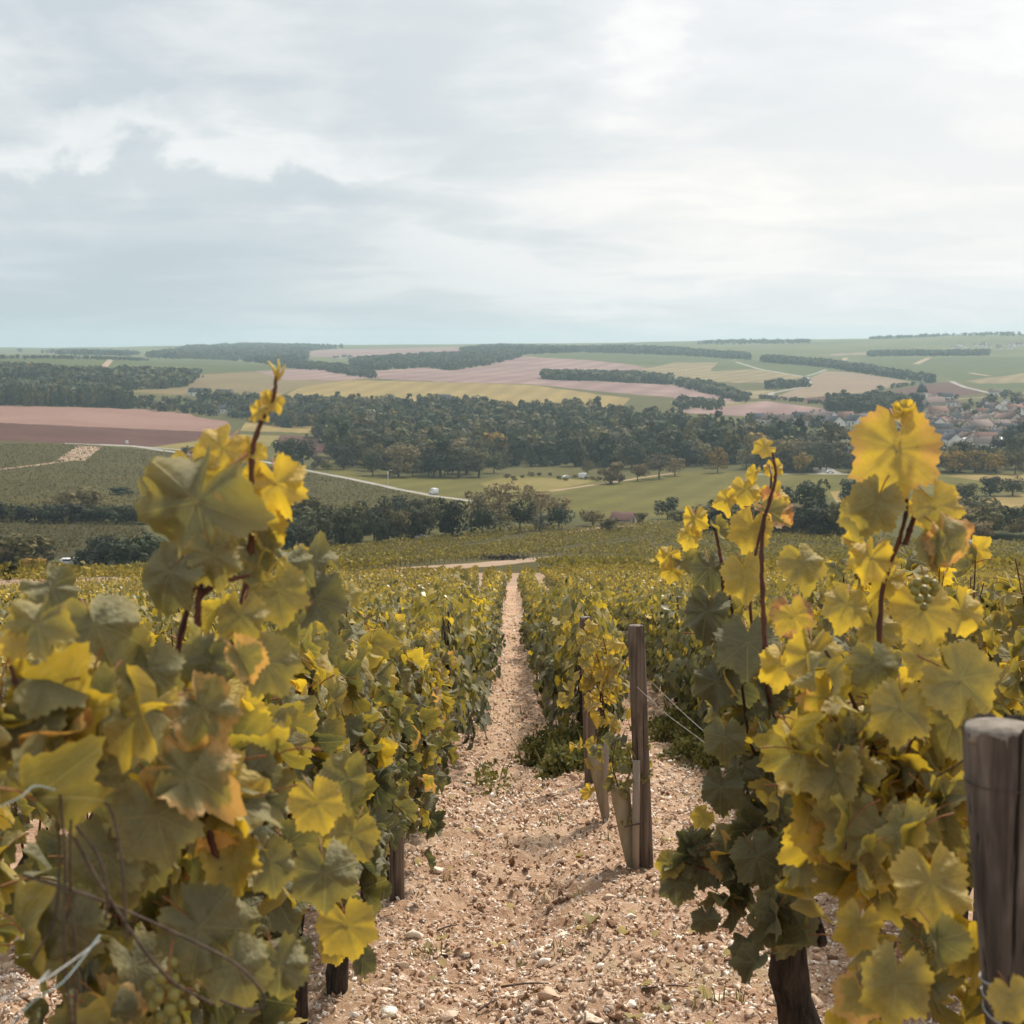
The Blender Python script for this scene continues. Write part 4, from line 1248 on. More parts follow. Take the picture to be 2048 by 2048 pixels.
HB = [
    L(1524, 898, 3.1, 42, 0.93, (0.0, -0.8, 0.5), (-0.7, 0, -0.3), 'flat', 0.55),
    L(1546, 942, 3.1, 38, 0.92, (-0.2, -0.9, 0.3), (0.1, 0, -1), 'wavy', 0.5),
    L(1508, 952, 3.1, 36, 0.85, (-0.5, -0.8, 0.2), (-0.3, 0, -0.9), 'fold', 0.5),
    L(1455, 1010, 3.1, 52, 0.88, (-0.6, -0.7, 0.2), (-0.1, 0, -1), 'fold', 0.55, i=1),
    L(1490, 990, 3.1, 66, 0.82, (-0.1, -0.85, 0.4), (0.1, 0, -1), 'cup', 0.55),
    L(1550, 1005, 3.1, 62, 0.80, (0.2, -0.9, 0.3), (0.2, 0, -1), 'wavy', 0.5),
    L(1550, 1030, 3.0, 82, 0.42, (0.3, -0.7, 0.55), (0.7, 0, -0.6), 'curl', 0.75, 0.95),
    L(1500, 1070, 3.05, 82, 0.85, (-0.1, -0.9, 0.3), (-0.2, 0, -1), 'flat', 0.5),
    L(1390, 1045, 3.2, 52, 0.90, (-0.2, -0.85, 0.4), (0.1, 0, -1), 'wavy', 0.5, i=1),
    L(1376, 1080, 3.2, 50, 0.88, (-0.2, -0.9, 0.3), (-0.3, 0, -0.9), 'cup', 0.5),
    L(1442, 1065, 3.2, 50, 0.35, (0.5, -0.6, 0.6), (0.4, 0, -0.9), 'curl', 0.75),
    L(1332, 1118, 3.3, 46, 0.92, (-0.2, -0.9, 0.3), (-0.5, 0, -0.7), 'wavy', 0.5),
    L(1342, 1148, 3.3, 48, 0.90, (0, -0.9, 0.3), (-0.2, 0, -1), 'flat', 0.5, i=1),
    L(1375, 1130, 3.3, 60, 0.40, (-0.1, -0.6, 0.7), (0.2, 0, -0.9), 'curl', 0.7),
    L(1420, 1150, 3.2, 80, 0.10, (-0.1, -0.9, 0.3), (0.1, 0, -1), 'hang', 0.5),
    L(1490, 1165, 3.0, 96, 0.78, (0.0, -0.9, 0.3), (0.1, 0, -1), 'flat', 0.5, i=1),
    L(1410, 1240, 3.15, 100, -0.02, (-0.3, -0.85, 0.4), (-0.1, 0, -1), 'wavy', 0.35, i=1),
    L(1495, 1305, 3.0, 118, -0.03, (-0.1, -0.85, 0.5), (0, 0, -1), 'flat', 0.35),
    L(1430, 1380, 3.15, 96, -0.05, (-0.4, -0.85, 0.3), (-0.1, 0, -1), 'wavy', 0.3),
    L(1535, 1400, 3.1, 82, -0.02, (0.3, -0.8, 0.4), (0.1, 0, -1), 'fold', 0.45),
    L(1450, 1490, 3.05, 90, 0.18, (-0.1, -0.9, 0.3), (0, 0, -1), 'cup', 0.5),
    L(1560, 1500, 3.0, 100, 0.02, (0.2, -0.75, 0.6), (0.3, 0, -0.9), 'curl', 0.55, i=1),
    L(1440, 1590, 3.1, 90, 0.02, (-0.3, -0.9, 0.3), (-0.1, 0, -1), 'hang', 0.3),
    L(1335, 1735, 3.2, 58, 0.60, (-0.3, -0.85, 0.4), (-0.4, 0, -0.9), 'flat', 0.5, i=1),
    L(1352, 1780, 3.2, 72, 0.05, (-0.2, -0.9, 0.3), (0, 0, -1), 'cup', 0.5, i=1),
    L(1402, 1640, 3.2, 44, 0.8, (-0.2, -0.9, 0.3), (-0.5, 0, -0.7), 'flat', 0.5),
    L(1385, 1690, 3.2, 60, 0.06, (-0.3, -0.9, 0.3), (-0.2, 0, -1), 'wavy', 0.5),
    L(1410, 1740, 3.2, 84, 0.02, (0, -0.95, 0.3), (-0.1, 0, -1), 'flat', 0.4),
    L(1410, 1850, 3.1, 60, 0.0, (0.1, -0.95, 0.2), (-0.1, 0, -1), 'hang', 0.35),
    L(1520, 1730, 3.05, 100, 0.06, (0.0, -0.9, 0.4), (0.3, 0, -1), 'cup', 0.45, i=2),
    L(1575, 1860, 3.0, 130, 0.08, (0.1, -0.95, 0.2), (-0.1, 0, -1), 'flat', 0.3),
]
cb = [ca5, cane_px((1600, 1800, 3.2), (1560, 1600, 3.2), (1500, 1480, 3.2), (1470, 1250, 3.2), (1430, 1060, 3.2)),
      cane_px((1590, 1800, 3.2), (1590, 1600, 3.15), (1540, 1400, 3.1), (1500, 1200, 3.05), (1540, 980, 3.05), (1540, 930, 3.1)),
      cane_px((1450, 1240, 3.2), (1445, 1150, 3.2), (1435, 1080, 3.2), (1425, 1048, 3.2)),
      cane_px((1590, 1790, 3.2), (1500, 1760, 3.2), (1420, 1740, 3.2), (1350, 1720, 3.2))]
keepB = lambda p: not (p[2] > -TB * p[1] - H0 + 1.42) and (p[0] / p[1]) * F + 1024 > 1385 + 90 * max(0, (p[2] + 1.2)) * 0.2
near_vine(0.69, 3.22, 'dark leaved vine on a thick gnarled trunk, right of the stony path', 190, 1.45, g2, half=0.36, wide=0.21, seed=41, hero=HB, canes=cb,
          yel_lo=-0.10, yel_hi=0.42, sized=(0.075, 0.12), trunk_r=0.042, keep=keepB, bottom=0.74, trunk_h=0.78, lean=-0.10, face=-0.2)
# the row behind those, and the second row on the left
labs = ['vine half hidden behind the big right post, first of its row', 'dark vine behind the right hand post at the picture edge', 'vine beside the slim far post on the right edge', 'fourth vine of the second row right of the path, seen between tall leaves', 'fifth vine of the second row right of the path, mostly hidden']
for i, y in enumerate((3.7, 4.6, 5.5, 6.4, 7.3)):
    near_vine(ROW0 + 2 * ROWD, y, labs[i], 160, 1.50, 'vines of the second row right of the path', half=0.48, wide=0.25, seed=50 + i, yel_lo=-0.05, yel_hi=0.55, bottom=0.35)
labs = ['vine top showing behind the big grey leaf, at the left edge', 'pale topped vine over the left foreground leaves', 'vine behind the yellow shoot in the second row on the left', 'vine left of the yellow shoot, fourth of its row']
for i, y in enumerate((4.4, 5.3, 6.2, 7.1)):
    near_vine(ROW0 - ROWD, y, labs[i], 130, 1.22, 'vines of the second row left of the path', half=0.48, wide=0.27, seed=60 + i, yel_lo=0.0, yel_hi=0.5, bottom=0.5)


# ------------------------------------------------------------------ vines farther along the rows
LV = np.array([(0, 0, 0), (0.26, -0.34, .03), (0.50, -0.10, .10), (0.40, 0.24, .06), (0.0, 0.60, -.16), (-0.40, 0.24, .06), (-0.50, -0.10, .10), (-0.26, -0.34, .03)])
LF = np.array([(0, i, i + 1) for i in range(1, 7)])[:, ::-1]
LV2 = np.array([(0, -0.34, 0), (0.48, 0.05, .10), (0.0, 0.58, -.12), (-0.48, 0.05, .10)])
LF2 = np.array([(0, 1, 2), (0, 2, 3)])


def leaf_frames(n, sgn, rg):
    nrm = np.stack([sgn * 0.8 + rg.normal(size=n) * .4, rg.normal(size=n) * .5, 0.45 + rg.normal(size=n) * .38], 1)
    nrm /= np.linalg.norm(nrm, axis=1)[:, None]
    tip = np.stack([sgn * 0.35 + rg.normal(size=n) * .35, rg.normal(size=n) * .45, np.full(n, -0.85)], 1)
    tip -= nrm * (nrm * tip).sum(1)[:, None]; tip /= np.linalg.norm(tip, axis=1)[:, None]
    return np.stack([np.cross(tip, nrm), tip, nrm], 2)


def foliage(n, rg, top, half, wide, size, bottom=0.18, y_lo=-0.05, y_hi=0.62):
    h = bottom + (top - bottom) * rg.beta(1.2, 1.1, n)
    shoot = rg.random(n) < 0.06
    h[shoot] = top * rg.uniform(0.95, 1.18, shoot.sum())
    nar = 1.0 - 0.5 * np.clip((h / top - 0.6) / 0.4, 0, 1)
    sgn = rg.choice([-1., 1.], n)
    bulge = 1 + 0.25 * np.sin(rg.uniform(0, 6) + h * 9)
    pos = np.stack([sgn * rg.uniform(0.35, 1.0, n) * wide * nar * bulge, rg.uniform(-half, half, n), h], 1)
    yel = y_lo + (y_hi - y_lo) * np.clip((h - bottom) / (top - bottom), 0, 1) + rg.normal(size=n) * .18 + (rg.random(n) < .1) * .3
    tint = np.stack([np.clip(yel, 0, 1.1), rg.uniform(.3, .7, n), np.zeros(n)], 1)
    return pos, leaf_frames(n, sgn, rg), rg.uniform(size[0], size[1], n), tint


FOL = []
for s in range(12):
    rg = np.random.default_rng(700 + s)
    hi = rg.uniform(0.40, 0.66)
    pos, M, sz, tint = foliage(380, rg, rg.uniform(0.90, 1.06), 0.50, 0.30, (0.07, 0.115), y_hi=hi)
    vv, ff = replicate(LV, [LF], pos, M, sz)
    FOL.append(mesh_np('foliage', vv, ff, [m_foliage], tint=np.repeat(tint, len(LV), 0)))
TRK = []
for s in range(5):
    rg = np.random.default_rng(800 + s)
    mb = MB()
    mb.tube(bezier([(0, 0, -.06), (rg.uniform(-.04, .04), rg.uniform(-.04, .04), .15), (rg.uniform(-.03, .03), 0, .30), (0, 0, .45)], 7), np.array([.034, .028, .026, .024, .026, .03, .018]), 7, jitter=.15, seed=s)
    for sg in (-1, 1):
        mb.tube(bezier([(0, 0, .40), (0, sg * .2, .48), (0, sg * .45, .5)], 5), [.016, .014, .012, .010, .008], 5, jitter=.1)
    for i in range(4):
        yy = -.38 + .25 * i
        mb.tube([(0, yy, .47), (rg.uniform(-.06, .06), yy + rg.uniform(-.05, .05), .95)], [.005, .003], 4)
    TRK.append(mb.data('trunk', m_bark))

spots = []
rg = np.random.default_rng(5)
NEARSET = {0: 8.9, 1: 10.9, 2: 7.8, -1: 7.6}
for r_ in range(-42, 44):
    x0 = ROW0 + r_ * ROWD
    y = 1.2 + rg.uniform(0, .9)
    yend = 66 + rg.normal() * .6 + 0.02 * x0
    while y < yend:
        y += 0.93 + rg.normal() * .05
        if y < NEARSET.get(r_, 0): continue
        if y < 2.8 and r_ not in (0, 1): continue
        if abs(x0) > 0.362 * y + 0.9 or rg.random() < .02: continue
        # hidden behind the walls of the near rows
        if y < 9 and abs(x0) > 3.0 and abs(x0) / y > 0.30 and y < 5: continue
        spots.append((x0 + rg.normal() * .03, y, r_))
spots.sort(key=lambda s: s[1])
side = lambda r_: ('left', -r_ + 1) if r_ <= 0 else ('right', r_)
ords = ['first', 'second', 'third', 'fourth', 'fifth', 'sixth', 'seventh', 'eighth', 'ninth', 'tenth', 'eleventh', 'twelfth', 'thirteenth', 'fourteenth']
n_single = 262
for i, (x, y, r_) in enumerate(spots[:n_single]):
    z = float(soil_z(x, y))
    v = bpy.data.objects.new('grapevine', None); COL.objects.link(v); v.location = (x, y, z)
    sd, nn = side(r_)
    o_ = ords[min(nn - 1, 13)]
    far = 'nearer' if y < 14 else ('middle' if y < 20 else 'farther')
    tag(v, f'bushy yellow green vine in the {far} stretch of the {o_} row {sd} of the path', 'grapevine', f'vines in the {far} stretch of the {o_} row {sd} of the path')
    v.rotation_euler = (0, 0, math.pi * (i % 2) + random.uniform(-.05, .05))
    v.scale = (.75 + .3 * min(1, max(0, (y - 8.5) / 4)), 1, random.uniform(.92, 1.08) * (1.04 - .32 * min(1, max(0, (y - 9.5) / 15))))
    link('trunk', TRK[i % 5], v)
    tag(link('foliage', FOL[(i * 7 + i // 12) % 12], v), kind='stuff')
fv, ff_, ft = [], [], []
off = 0
rg = np.random.default_rng(6)
for x, y, r_ in spots[n_single:]:
    n = int(185 - 45 * min(1, (y - 25) / 40))
    pos, M, sz, tint = foliage(n, rg, rg.uniform(.64, .76), .50, .27, (0.07, 0.115), bottom=.12, y_lo=-.04, y_hi=rg.uniform(.40, .62))
    pos = pos + np.array([x, y, float(soil_z(x, y))])
    vv, f2 = replicate(LV2, [LF2], pos, M, sz)
    fv.append(vv); ff_.append(f2[0] + off); ft.append(np.repeat(tint, 4, 0)); off += len(vv)
tag(link('distant_vines', mesh_np('distant_vines', np.concatenate(fv), np.concatenate(ff_), [m_foliage], tint=np.concatenate(ft))), kind='stuff')


# ------------------------------------------------------------------ posts, stakes, guards and wires
def post(name, label, x, y, h, dia, lean=(0, 0), mat=None, group=None, cap=True, below=0.12):
    z = float(soil_z(x, y))
    mb = MB()
    zs = np.array([-below, 0, .25, .5, .75, .97, 1.0]) * 1.0
    pts = [(lean[0] * t, lean[1] * t, h * t if t > 0 else t) for t in zs]
    ns, rgp = 44, np.random.default_rng(abs(int(x * 100 + y * 10)))
    mb.tube(pts, dia / 2 * np.array([1.03, 1.02, 1.0, .99, .985, .98, .95]), ns, cap=False)
    gr = rgp.normal(size=ns) * .022
    gr[rgp.integers(0, ns, 5)] -= .10
    gr = (gr + np.roll(gr, 1) * .4)
    A_ = mb.v[0].reshape(len(pts), ns, 3)
    ctr = np.array(pts)[:, None, :]
    A_[:] = ctr + (A_ - ctr) * (1 + gr[None, :, None] + rgp.normal(size=(len(pts), ns, 1)) * .012)
    A_[-1, :, 2] += rgp.normal(size=ns) * dia * .03 + gr * dia * .8
    mb.v[0] = A_.reshape(-1, 3)
    o = tag(mb.build(name, mat or m_wood, smooth=True, loc=(x, y, z)), label, 'post', group)
    if cap:
        m2 = MB()
        m2.tube([(lean[0], lean[1], h - 0.02), (lean[0], lean[1], h - 0.003), (lean[0], lean[1], h + 0.001)], [dia / 2 * .90, dia / 2 * .90, dia / 2 * .5], 22, jitter=.04)
        m2.build('end_grain', m_endgrain, o)
    return o


gp = 'wooden trellis posts'
pt = post('wooden_post', 'thick grey weathered post at the right edge with wire wound round it', 0.735, 1.72, 1.34, 0.092, (-0.165, -0.02), m_wood, gp)
for i, hz in enumerate((0.985, 1.005, 1.03)):
    ln = [(-0.165 * hz / 1.34 + math.cos(t) * .0485, -0.02 * hz / 1.34 + math.sin(t) * .0485, hz + (-.006 if i < 2 else .006) * math.cos(t + 1)) for t in np.linspace(0, 2 * math.pi, 25)]
    m2 = MB(); m2.tube(ln, 0.0013, 5, cap=False); m2.build('wire_loop', m_wire, pt)
ln = [(-0.165 * 1.27 / 1.34 + math.cos(t) * .0475, -0.018 + math.sin(t) * .0475, 1.272) for t in np.linspace(0, 2 * math.pi, 25)]
m2 = MB(); m2.tube(ln, 0.0009, 5, cap=False); m2.build('wire_loop', m_dry, pt)
post('wooden_post', 'slim brown post standing alone beside the path, in front of the plant guards', 0.64, 6.93, 1.17, 0.080, (-0.055, 0), m_wood_b, gp)
post('wooden_post', 'dark brown post behind the plant guards, half covered by yellow shoots', 0.515, 9.5, 1.10, 0.08, (-0.04, 0), m_wood_b, gp)
post('wooden_post', 'short brown post under the leaves left of the path', -0.50, 6.26, 0.85, 0.064, (0.0, 0), m_wood_b, gp)
post('wooden_post', 'post cut off by the left edge of the picture', -0.615, 1.6, 1.28, 0.075, (0.0, 0), m_wood, gp)
post('wooden_post', 'slim post in the second row, behind the big right post', 1.74, 5.3, 1.22, 0.075, (0, 0), m_wood, gp)
post('wooden_post', 'small post under the vines right of the lone brown post', 1.73, 9.9, 1.02, 0.07, (0, 0), m_wood_b, gp)
post('wooden_post', 'thin stake low in the left row where the foliage nears the path', -0.44, 9.6, 0.6, 0.04, (0, 0), m_stake, gp)
rg = np.random.default_rng(9)
for r_, y, lab in ((3, 13.8, 'post in the third row right of the path'), (-1, 12.0, 'post in the second row left of the path'), (2, 15.2, 'farther post in the second row right of the path'), (4, 16.5, 'post in the fourth row right of the path')):
    post('wooden_post', lab + ', mostly hidden by vines', ROW0 + r_ * ROWD, y, 1.08, 0.07, (0, 0), m_wood_b, gp)


def wire(label, pts, r=0.0012, mat=None, name='trellis_wire'):
    mb = MB(); mb.tube(bezier(pts, 24) if len(pts) > 2 else pts, r, 5)
    p0 = np.mean(np.concatenate(mb.v), 0)
    mb.v = [a - p0 for a in mb.v]
    return tag(mb.build(name, mat or m_wire_r, loc=p0), label, 'wire', 'trellis wires')


def on(x, y, h): return np.array([x, y, float(soil_z(x, y)) + h])


wire('upper slack wire running from the lone brown post to the dark vine', [at(1305, 1366, 6.9), at(1360, 1420, 5.6), at(1416, 1470, 4.4), at(1545, 1580, 3.2)], 0.0016)
wire('lower wire running from the lone brown post to the dark vine', [at(1274, 1374, 6.85), at(1330, 1426, 5.7), at(1412, 1488, 4.5), at(1540, 1600, 3.2)], 0.0016)
wire('thin wire sagging to the ground beside the lone brown post', [at(1308, 1520, 6.95), at(1360, 1570, 5.8), at(1420, 1640, 5.0), at(1500, 1690, 4.0)], 0.0011)
wire('straight wire between the brown post and the post behind the guards', [on(0.50, 9.5, .86), on(0.60, 6.97, .90)], 0.0012)
wire('catch wire crossing the right vine behind the grey post', [on(0.62, 3.3, .86), at(1870, 1555, 2.1), at(1960, 1476, 1.72)], 0.0014, m_dry)
wire('dark wire slanting across the right vine', [at(1560, 1470, 3.0), at(1650, 1540, 2.4), at(1690, 1700, 2.1), at(1600, 1640, 2.6)], 0.0013, m_dry)
wire('pale blue twine tied at the left edge', [at(-10, 1618, 1.35), at(40, 1595, 1.36), at(70, 1572, 1.38), at(110, 1580, 1.4)], 0.0007, m_twine, 'twine')
wire('pale blue twine low at the left edge', [at(10, 2060, 1.3), at(70, 2000, 1.33), at(130, 1960, 1.36), at(200, 1870, 1.45)], 0.0006, m_twine, 'twine')
wire('grey twisted wire coil at the lower left edge', [at(-5, 1960, 1.3), at(30, 1950, 1.3), at(25, 1985, 1.32), at(0, 2000, 1.3), at(50, 1990, 1.3), at(100, 1940, 1.34), at(80, 1965, 1.34), at(140, 1925, 1.38), at(200, 1880, 1.45)], 0.0007, m_wire)
wire('wire stretched over the grapes at the lower left', [at(45, 1750, 1.5), at(200, 1800, 1.5), at(380, 1880, 1.55), at(480, 1935, 1.58), at(530, 2000, 1.6), at(500, 2020, 1.6), at(440, 2000, 1.6)], 0.0016, m_dry)
wire('second dark cane hooked across the lower left leaves', [at(140, 1660, 1.5), at(220, 1800, 1.5), at(330, 1950, 1.52), at(430, 2010, 1.55)], 0.0018, m_dry, 'dry_shoot')
for i, pts in enumerate((((120, 1590), (130, 1720), (128, 1900), (145, 2060)), ((142, 1640), (140, 1760), (150, 1900), (150, 2050)), ((170, 1620), (215, 1610), (240, 1700), (255, 1880)), ((150, 1650), (200, 1720), (215, 1800), (210, 1840)), ((105, 1600), (118, 1680), (110, 1830), (60, 1930)))):
    wire(['dry shoot hanging straight at the lower left', 'second hanging dry shoot at the lower left', 'dry shoot arching over a yellow leaf at the lower left', 'short dry shoot curling at the lower left', 'dry shoot bending back to the left edge'][i],
         [at(px, py, 1.46 + .01 * i) for px, py in pts], 0.0014, m_dry, 'dry_shoot')


def guard(label, px0, py0, dpt, px1, py1, w_top, w_bot):
    """tapering plastic sleeve round a young vine, from its foot to its open mouth"""
    a, c = at(px0, py0, dpt), at(px1, py1, dpt - 0.03)
    a[2] = float(soil_z(a[0], a[1])) - 0.02
    n, rows = 16, 8
    V = []
    for s_, sc in ((0, 1.0), (1, 0.94)):
        for i in range(rows):
            t = i / (rows - 1)
            p = a + (c - a) * t + np.array([0, 0.012 * math.sin(t * 3), 0])
            r_ = (w_bot + (w_top - w_bot) * t ** .8) / 2 * sc
            for j in range(n):
                th_ = 2 * math.pi * j / n
                V.append(p - a + np.array([math.cos(th_) * r_ * 1.05, math.sin(th_) * r_ * .8, 0.012 * math.sin(th_ * 2 + 1) * t]))
    q = []
    for s_ in (0, 1):
        o = s_ * rows * n
        for i in range(rows - 1):
            for j in range(n):
                f = (o + i * n + j, o + i * n + (j + 1) % n, o + (i + 1) * n + (j + 1) % n, o + (i + 1) * n + j)
                q.append(f if s_ == 0 else f[::-1])
    o = (rows - 1) * n
    q += [(o + j, o + (j + 1) % n, rows * n + o + (j + 1) % n, rows * n + o + j) for j in range(n)]
    ob = link('vine_guard', mesh_np('vine_guard', V, np.array(q), [m_tube], smooth=True), None, a)
    return tag(ob, label, 'plant guard', 'plastic guards round young vines'), a, c


g_a, a0, c0 = guard('nearer beige plastic plant guard, leaning left beside its stake', 1263, 1745, 7.15, 1238, 1568, .098, .034)
g_b, a1, c1_ = guard('farther beige plastic plant guard, leaning left behind the nearer one', 1212, 1648, 8.35, 1192, 1512, .094, .040)


def stake(label, px, py0, py1, dpt, w_, hook=False):
    a = at(px, py0, dpt); a[2] = float(soil_z(a[0], a[1])) - .03
    top = at(px - 2, py1, dpt)
    hgt = top[2] - a[2]
    mb = MB(); mb.box((0, 0, hgt / 2), (w_, w_ * .6, hgt))
    o = tag(mb.build('stake', m_stake, loc=a), label, 'stake', 'sawn stakes beside the plant guards')
    if hook:
        m2 = MB()
        m2.tube([(-.055, -.02, .25), (-.02, -.028, .262), (.03, -.022, .268)], .004, 6)
        m2.build('tie', m_dry, o)
    return o


stake('sawn stake with a black tie, beside the nearer plant guard', 1271, 1718, 1515, 7.1, .034, True)
stake('sawn stake behind the farther plant guard', 1211, 1640, 1481, 8.3, .028)


def young_vine(label, base, pts, n, seed, yl, yh, spread=.05, sz=(.05, .085)):
    rg = np.random.default_rng(seed)
    v = bpy.data.objects.new('young_vine', None); COL.objects.link(v); v.location = base
    tag(v, label, 'young vine')
    for i, c in enumerate(pts):
        ln = bezier([np.asarray(p) - base for p in c], 12)
        mb = MB(); mb.tube(ln, np.linspace(.005, .002, 12), 5); mb.build('cane', m_cane, v)
        for j in range(n // len(pts)):
            p = ln[rg.integers(2, 12)] + rg.normal(size=3) * spread
            put_leaf(v, base, p + base, (rg.normal() * .6, -.6 + rg.normal() * .4, .5), (rg.normal() * .5, rg.normal() * .3, -.9), rg.uniform(*sz), rg.uniform(yl, yh), .5)
    return v


young_vine('young vine with a few green leaves spilling from the nearer plant guard', a0, [[a0 + [0, 0, .1], c0 + [0, 0, -.03], at(1225, 1530, 7.1), at(1232, 1480, 7.1)], [c0 + [0, 0, -.05], at(1262, 1540, 7.1), at(1258, 1500, 7.1)]], 22, 3, .1, .55, .035, (.05, .08))
young_vine('tall young vine with yellow leaves climbing out of the farther plant guard', a1, [[a1 + [0, 0, .1], c1_ + [0, 0, -.03], at(1202, 1430, 8.3), at(1205, 1350, 8.3), at(1180, 1280, 8.3)], [at(1202, 1430, 8.3), at(1195, 1340, 8.4), at(1160, 1255, 8.5)], [at(1200, 1400, 8.3), at(1215, 1330, 8.3), at(1205, 1270, 8.2)]], 75, 4, .5, .95, .07, (.06, .10))


# ------------------------------------------------------------------ weeds and litter
m_weed, k = new_mat('weed leaf')
g = k.n('ShaderNodeNewGeometry')
c = k.ramp(g.outputs['Random Per Island'], [(0, (.060, .070, .026)), (.45, (.12, .12, .04)), (.8, (.20, .18, .06)), (1, (.32, .25, .10))])
finish(k, c, .7, .2, None, transl=(.16, .16, .03), tfac=.3)
BV = np.array([(-.05, 0, 0), (.05, 0, 0), (.035, .12, .5), (-.035, .12, .5), (0, .42, .95)])
BQ, BT = np.array([(0, 1, 2, 3)]), np.array([(3, 2, 4)])


def tuft_arrays(x, y, n, h, spread, rg):
    a = rg.uniform(0, 6.28, n)
    M = np.zeros((n, 3, 3)); M[:, 0, 0] = np.cos(a); M[:, 0, 1] = -np.sin(a); M[:, 1, 0] = np.sin(a); M[:, 1, 1] = np.cos(a); M[:, 2, 2] = 1
    px_, py_ = x + rg.normal(size=n) * spread, y + rg.normal(size=n) * spread
    return replicate(BV, [BQ, BT], np.stack([px_, py_, soil_z(px_, py_) - .005], 1), M, h * rg.uniform(.5, 1.2, n))


def bushy(name, spots_):
    """leafy weeds: small leaves and thin stalks in low mounds"""
    V_, Q_, T_ = [], [], []
    o = 0
    rg = np.random.default_rng(len(spots_))
    for x, y, n, h, sp in spots_:
        m = n * 3
        lx, ly = x + rg.normal(size=m) * sp * 1.3, y + rg.normal(size=m) * sp * 1.3
        hh = h * rg.uniform(.05, 1.0, m) * np.exp(-((lx - x) ** 2 + (ly - y) ** 2) / (5 * sp * sp))
        v_, f_ = replicate(LV2, [LF2], np.stack([lx, ly, soil_z(lx, ly) + hh], 1), rot_mats(m, rg), rg.uniform(.018, .048, m))
        V_.append(v_); T_.append(f_[0] + o); o += len(v_)
        v_, f_ = tuft_arrays(x, y, 4, h * 1.1, sp, rg)
        V_.append(v_); Q_.append(f_[0] + o); T_.append(f_[1] + o); o += len(v_)
    return tag(link(name, mesh_np(name, np.concatenate(V_), [np.concatenate(Q_), np.concatenate(T_)], [m_weed])), kind='stuff')


def tufts(name, label, spots_, kind='stuff'):
    V_, Q_, T_ = [], [], []
    o = 0
    rg = np.random.default_rng(len(name) + len(spots_))
    for x, y, n, h, sp in spots_:
        v_, f_ = tuft_arrays(x, y, n, h, sp, rg)
        V_.append(v_); Q_.append(f_[0] + o); T_.append(f_[1] + o); o += len(v_)
    return tag(link(name, mesh_np(name, np.concatenate(V_), [np.concatenate(Q_), np.concatenate(T_)], [m_weed])), label, None, None, kind)


rg = np.random.default_rng(12)
sp1 = []
for _ in range(90):
    y = 1 / rg.uniform(1 / 40, 1 / 4.8); x = rg.uniform(-.45, 1.1)
    sp1.append((x, y, int(rg.integers(5, 14)), rg.uniform(.025, .06), rg.uniform(.012, .035)))
for _ in range(260):                      # greener strips in the aisle farther on
    y = rg.uniform(12, 60); x = rg.normal() * .10 + (0.14 if rg.random() < .6 else -.35) + ROWD * rg.integers(-2, 4)
    sp1.append((x, y, 14, rg.uniform(.05, .10), .12))
for px, py in ((1085, 1795), (865, 1915), (1420, 2020), (1085, 1560), (1100, 1650), (1130, 1640), (900, 1760), (1210, 1690)):
    p = ground(px, py); sp1.append((p[0], p[1], 16, .06, .03))
tufts('weeds', None, sp1)
n_ = 70
fy = 1 / rg.uniform(1 / 22, 1 / 4.4, n_); fx = np.where(rg.random(n_) < .6, rg.choice([-.35, .45], n_) + rg.normal(size=n_) * .12, rg.uniform(-.4, 1.2, n_))
fm = np.zeros((n_, 3, 3)); fa = rg.uniform(0, 6.28, n_)
fm[:, 0, 0] = np.cos(fa); fm[:, 0, 1] = -np.sin(fa); fm[:, 1, 0] = np.sin(fa); fm[:, 1, 1] = np.cos(fa); fm[:, 2, 2] = 1
v_, f_ = replicate(LV * [1, 1, 1.6], [LF], np.stack([fx, fy, soil_z(fx, fy) + .012], 1), fm, rg.uniform(.035, .075, n_))
ft_ = np.repeat(np.stack([rg.uniform(.7, 1.0, n_), rg.uniform(.0, .35, n_), np.zeros(n_)], 1), len(LV), 0)
tag(link('fallen_leaves', mesh_np('fallen_leaves', v_, f_, [m_foliage], tint=ft_)), kind='stuff')
sp2 = []
for _ in range(85):                       # bushy weeds where vines are missing
    sp2.append((rg.normal() * .16 + .42, rg.uniform(9.9, 11.6), 26, rg.uniform(.10, .26), .05))
for _ in range(110):
    sp2.append((rg.uniform(1.25, 2.1), rg.uniform(10.2, 13.2), 26, rg.uniform(.10, .25), .06))
bushy('undergrowth', sp2)
sp3 = [(-.18, 9.6, 20, .14, .05), (-.13, 9.9, 24, .16, .06), (.34, 10.4, 20, .15, .06), (-.12, 9.2, 10, .1, .05)]
bushy('ground_cover', sp3)
tw = []
for i, (px, py, ln_, a_, lab) in enumerate(((975, 2018, .10, .9, 'dark forked twig near the bottom of the path'), (1050, 1975, .17, .15, 'long grey twig lying across the path at its bottom'), (1330, 2000, .16, .1, 'thin dark twig lying on pale stones, lower right of the path'),
                                           (895, 1855, .10, .6, 'short brown twig beside the short brown post'), (1235, 1668, .09, .2, 'twig lying near the plant guards'), (1060, 2030, .14, 1.2, 'pale straw upright among the bottom stones'), (960, 1790, .08, 2.2, 'bleached twig pair in the middle of the path'))):
    p = ground(px, py)
    mb = MB()
    pts = [(-ln_ / 2 * math.cos(a_), -ln_ / 2 * math.sin(a_), .012), (0.005, 0, .02), (ln_ / 2 * math.cos(a_), ln_ / 2 * math.sin(a_), .014)]
    mb.tube(bezier(pts, 6), np.linspace(.0045, .0025, 6), 5, jitter=.1, seed=i)
    tag(mb.build('twig', m_dry if i not in (5, 6) else m_stake, loc=(p[0], p[1], float(soil_z(p[0], p[1])))), lab, 'twig', 'twigs lying on the path')


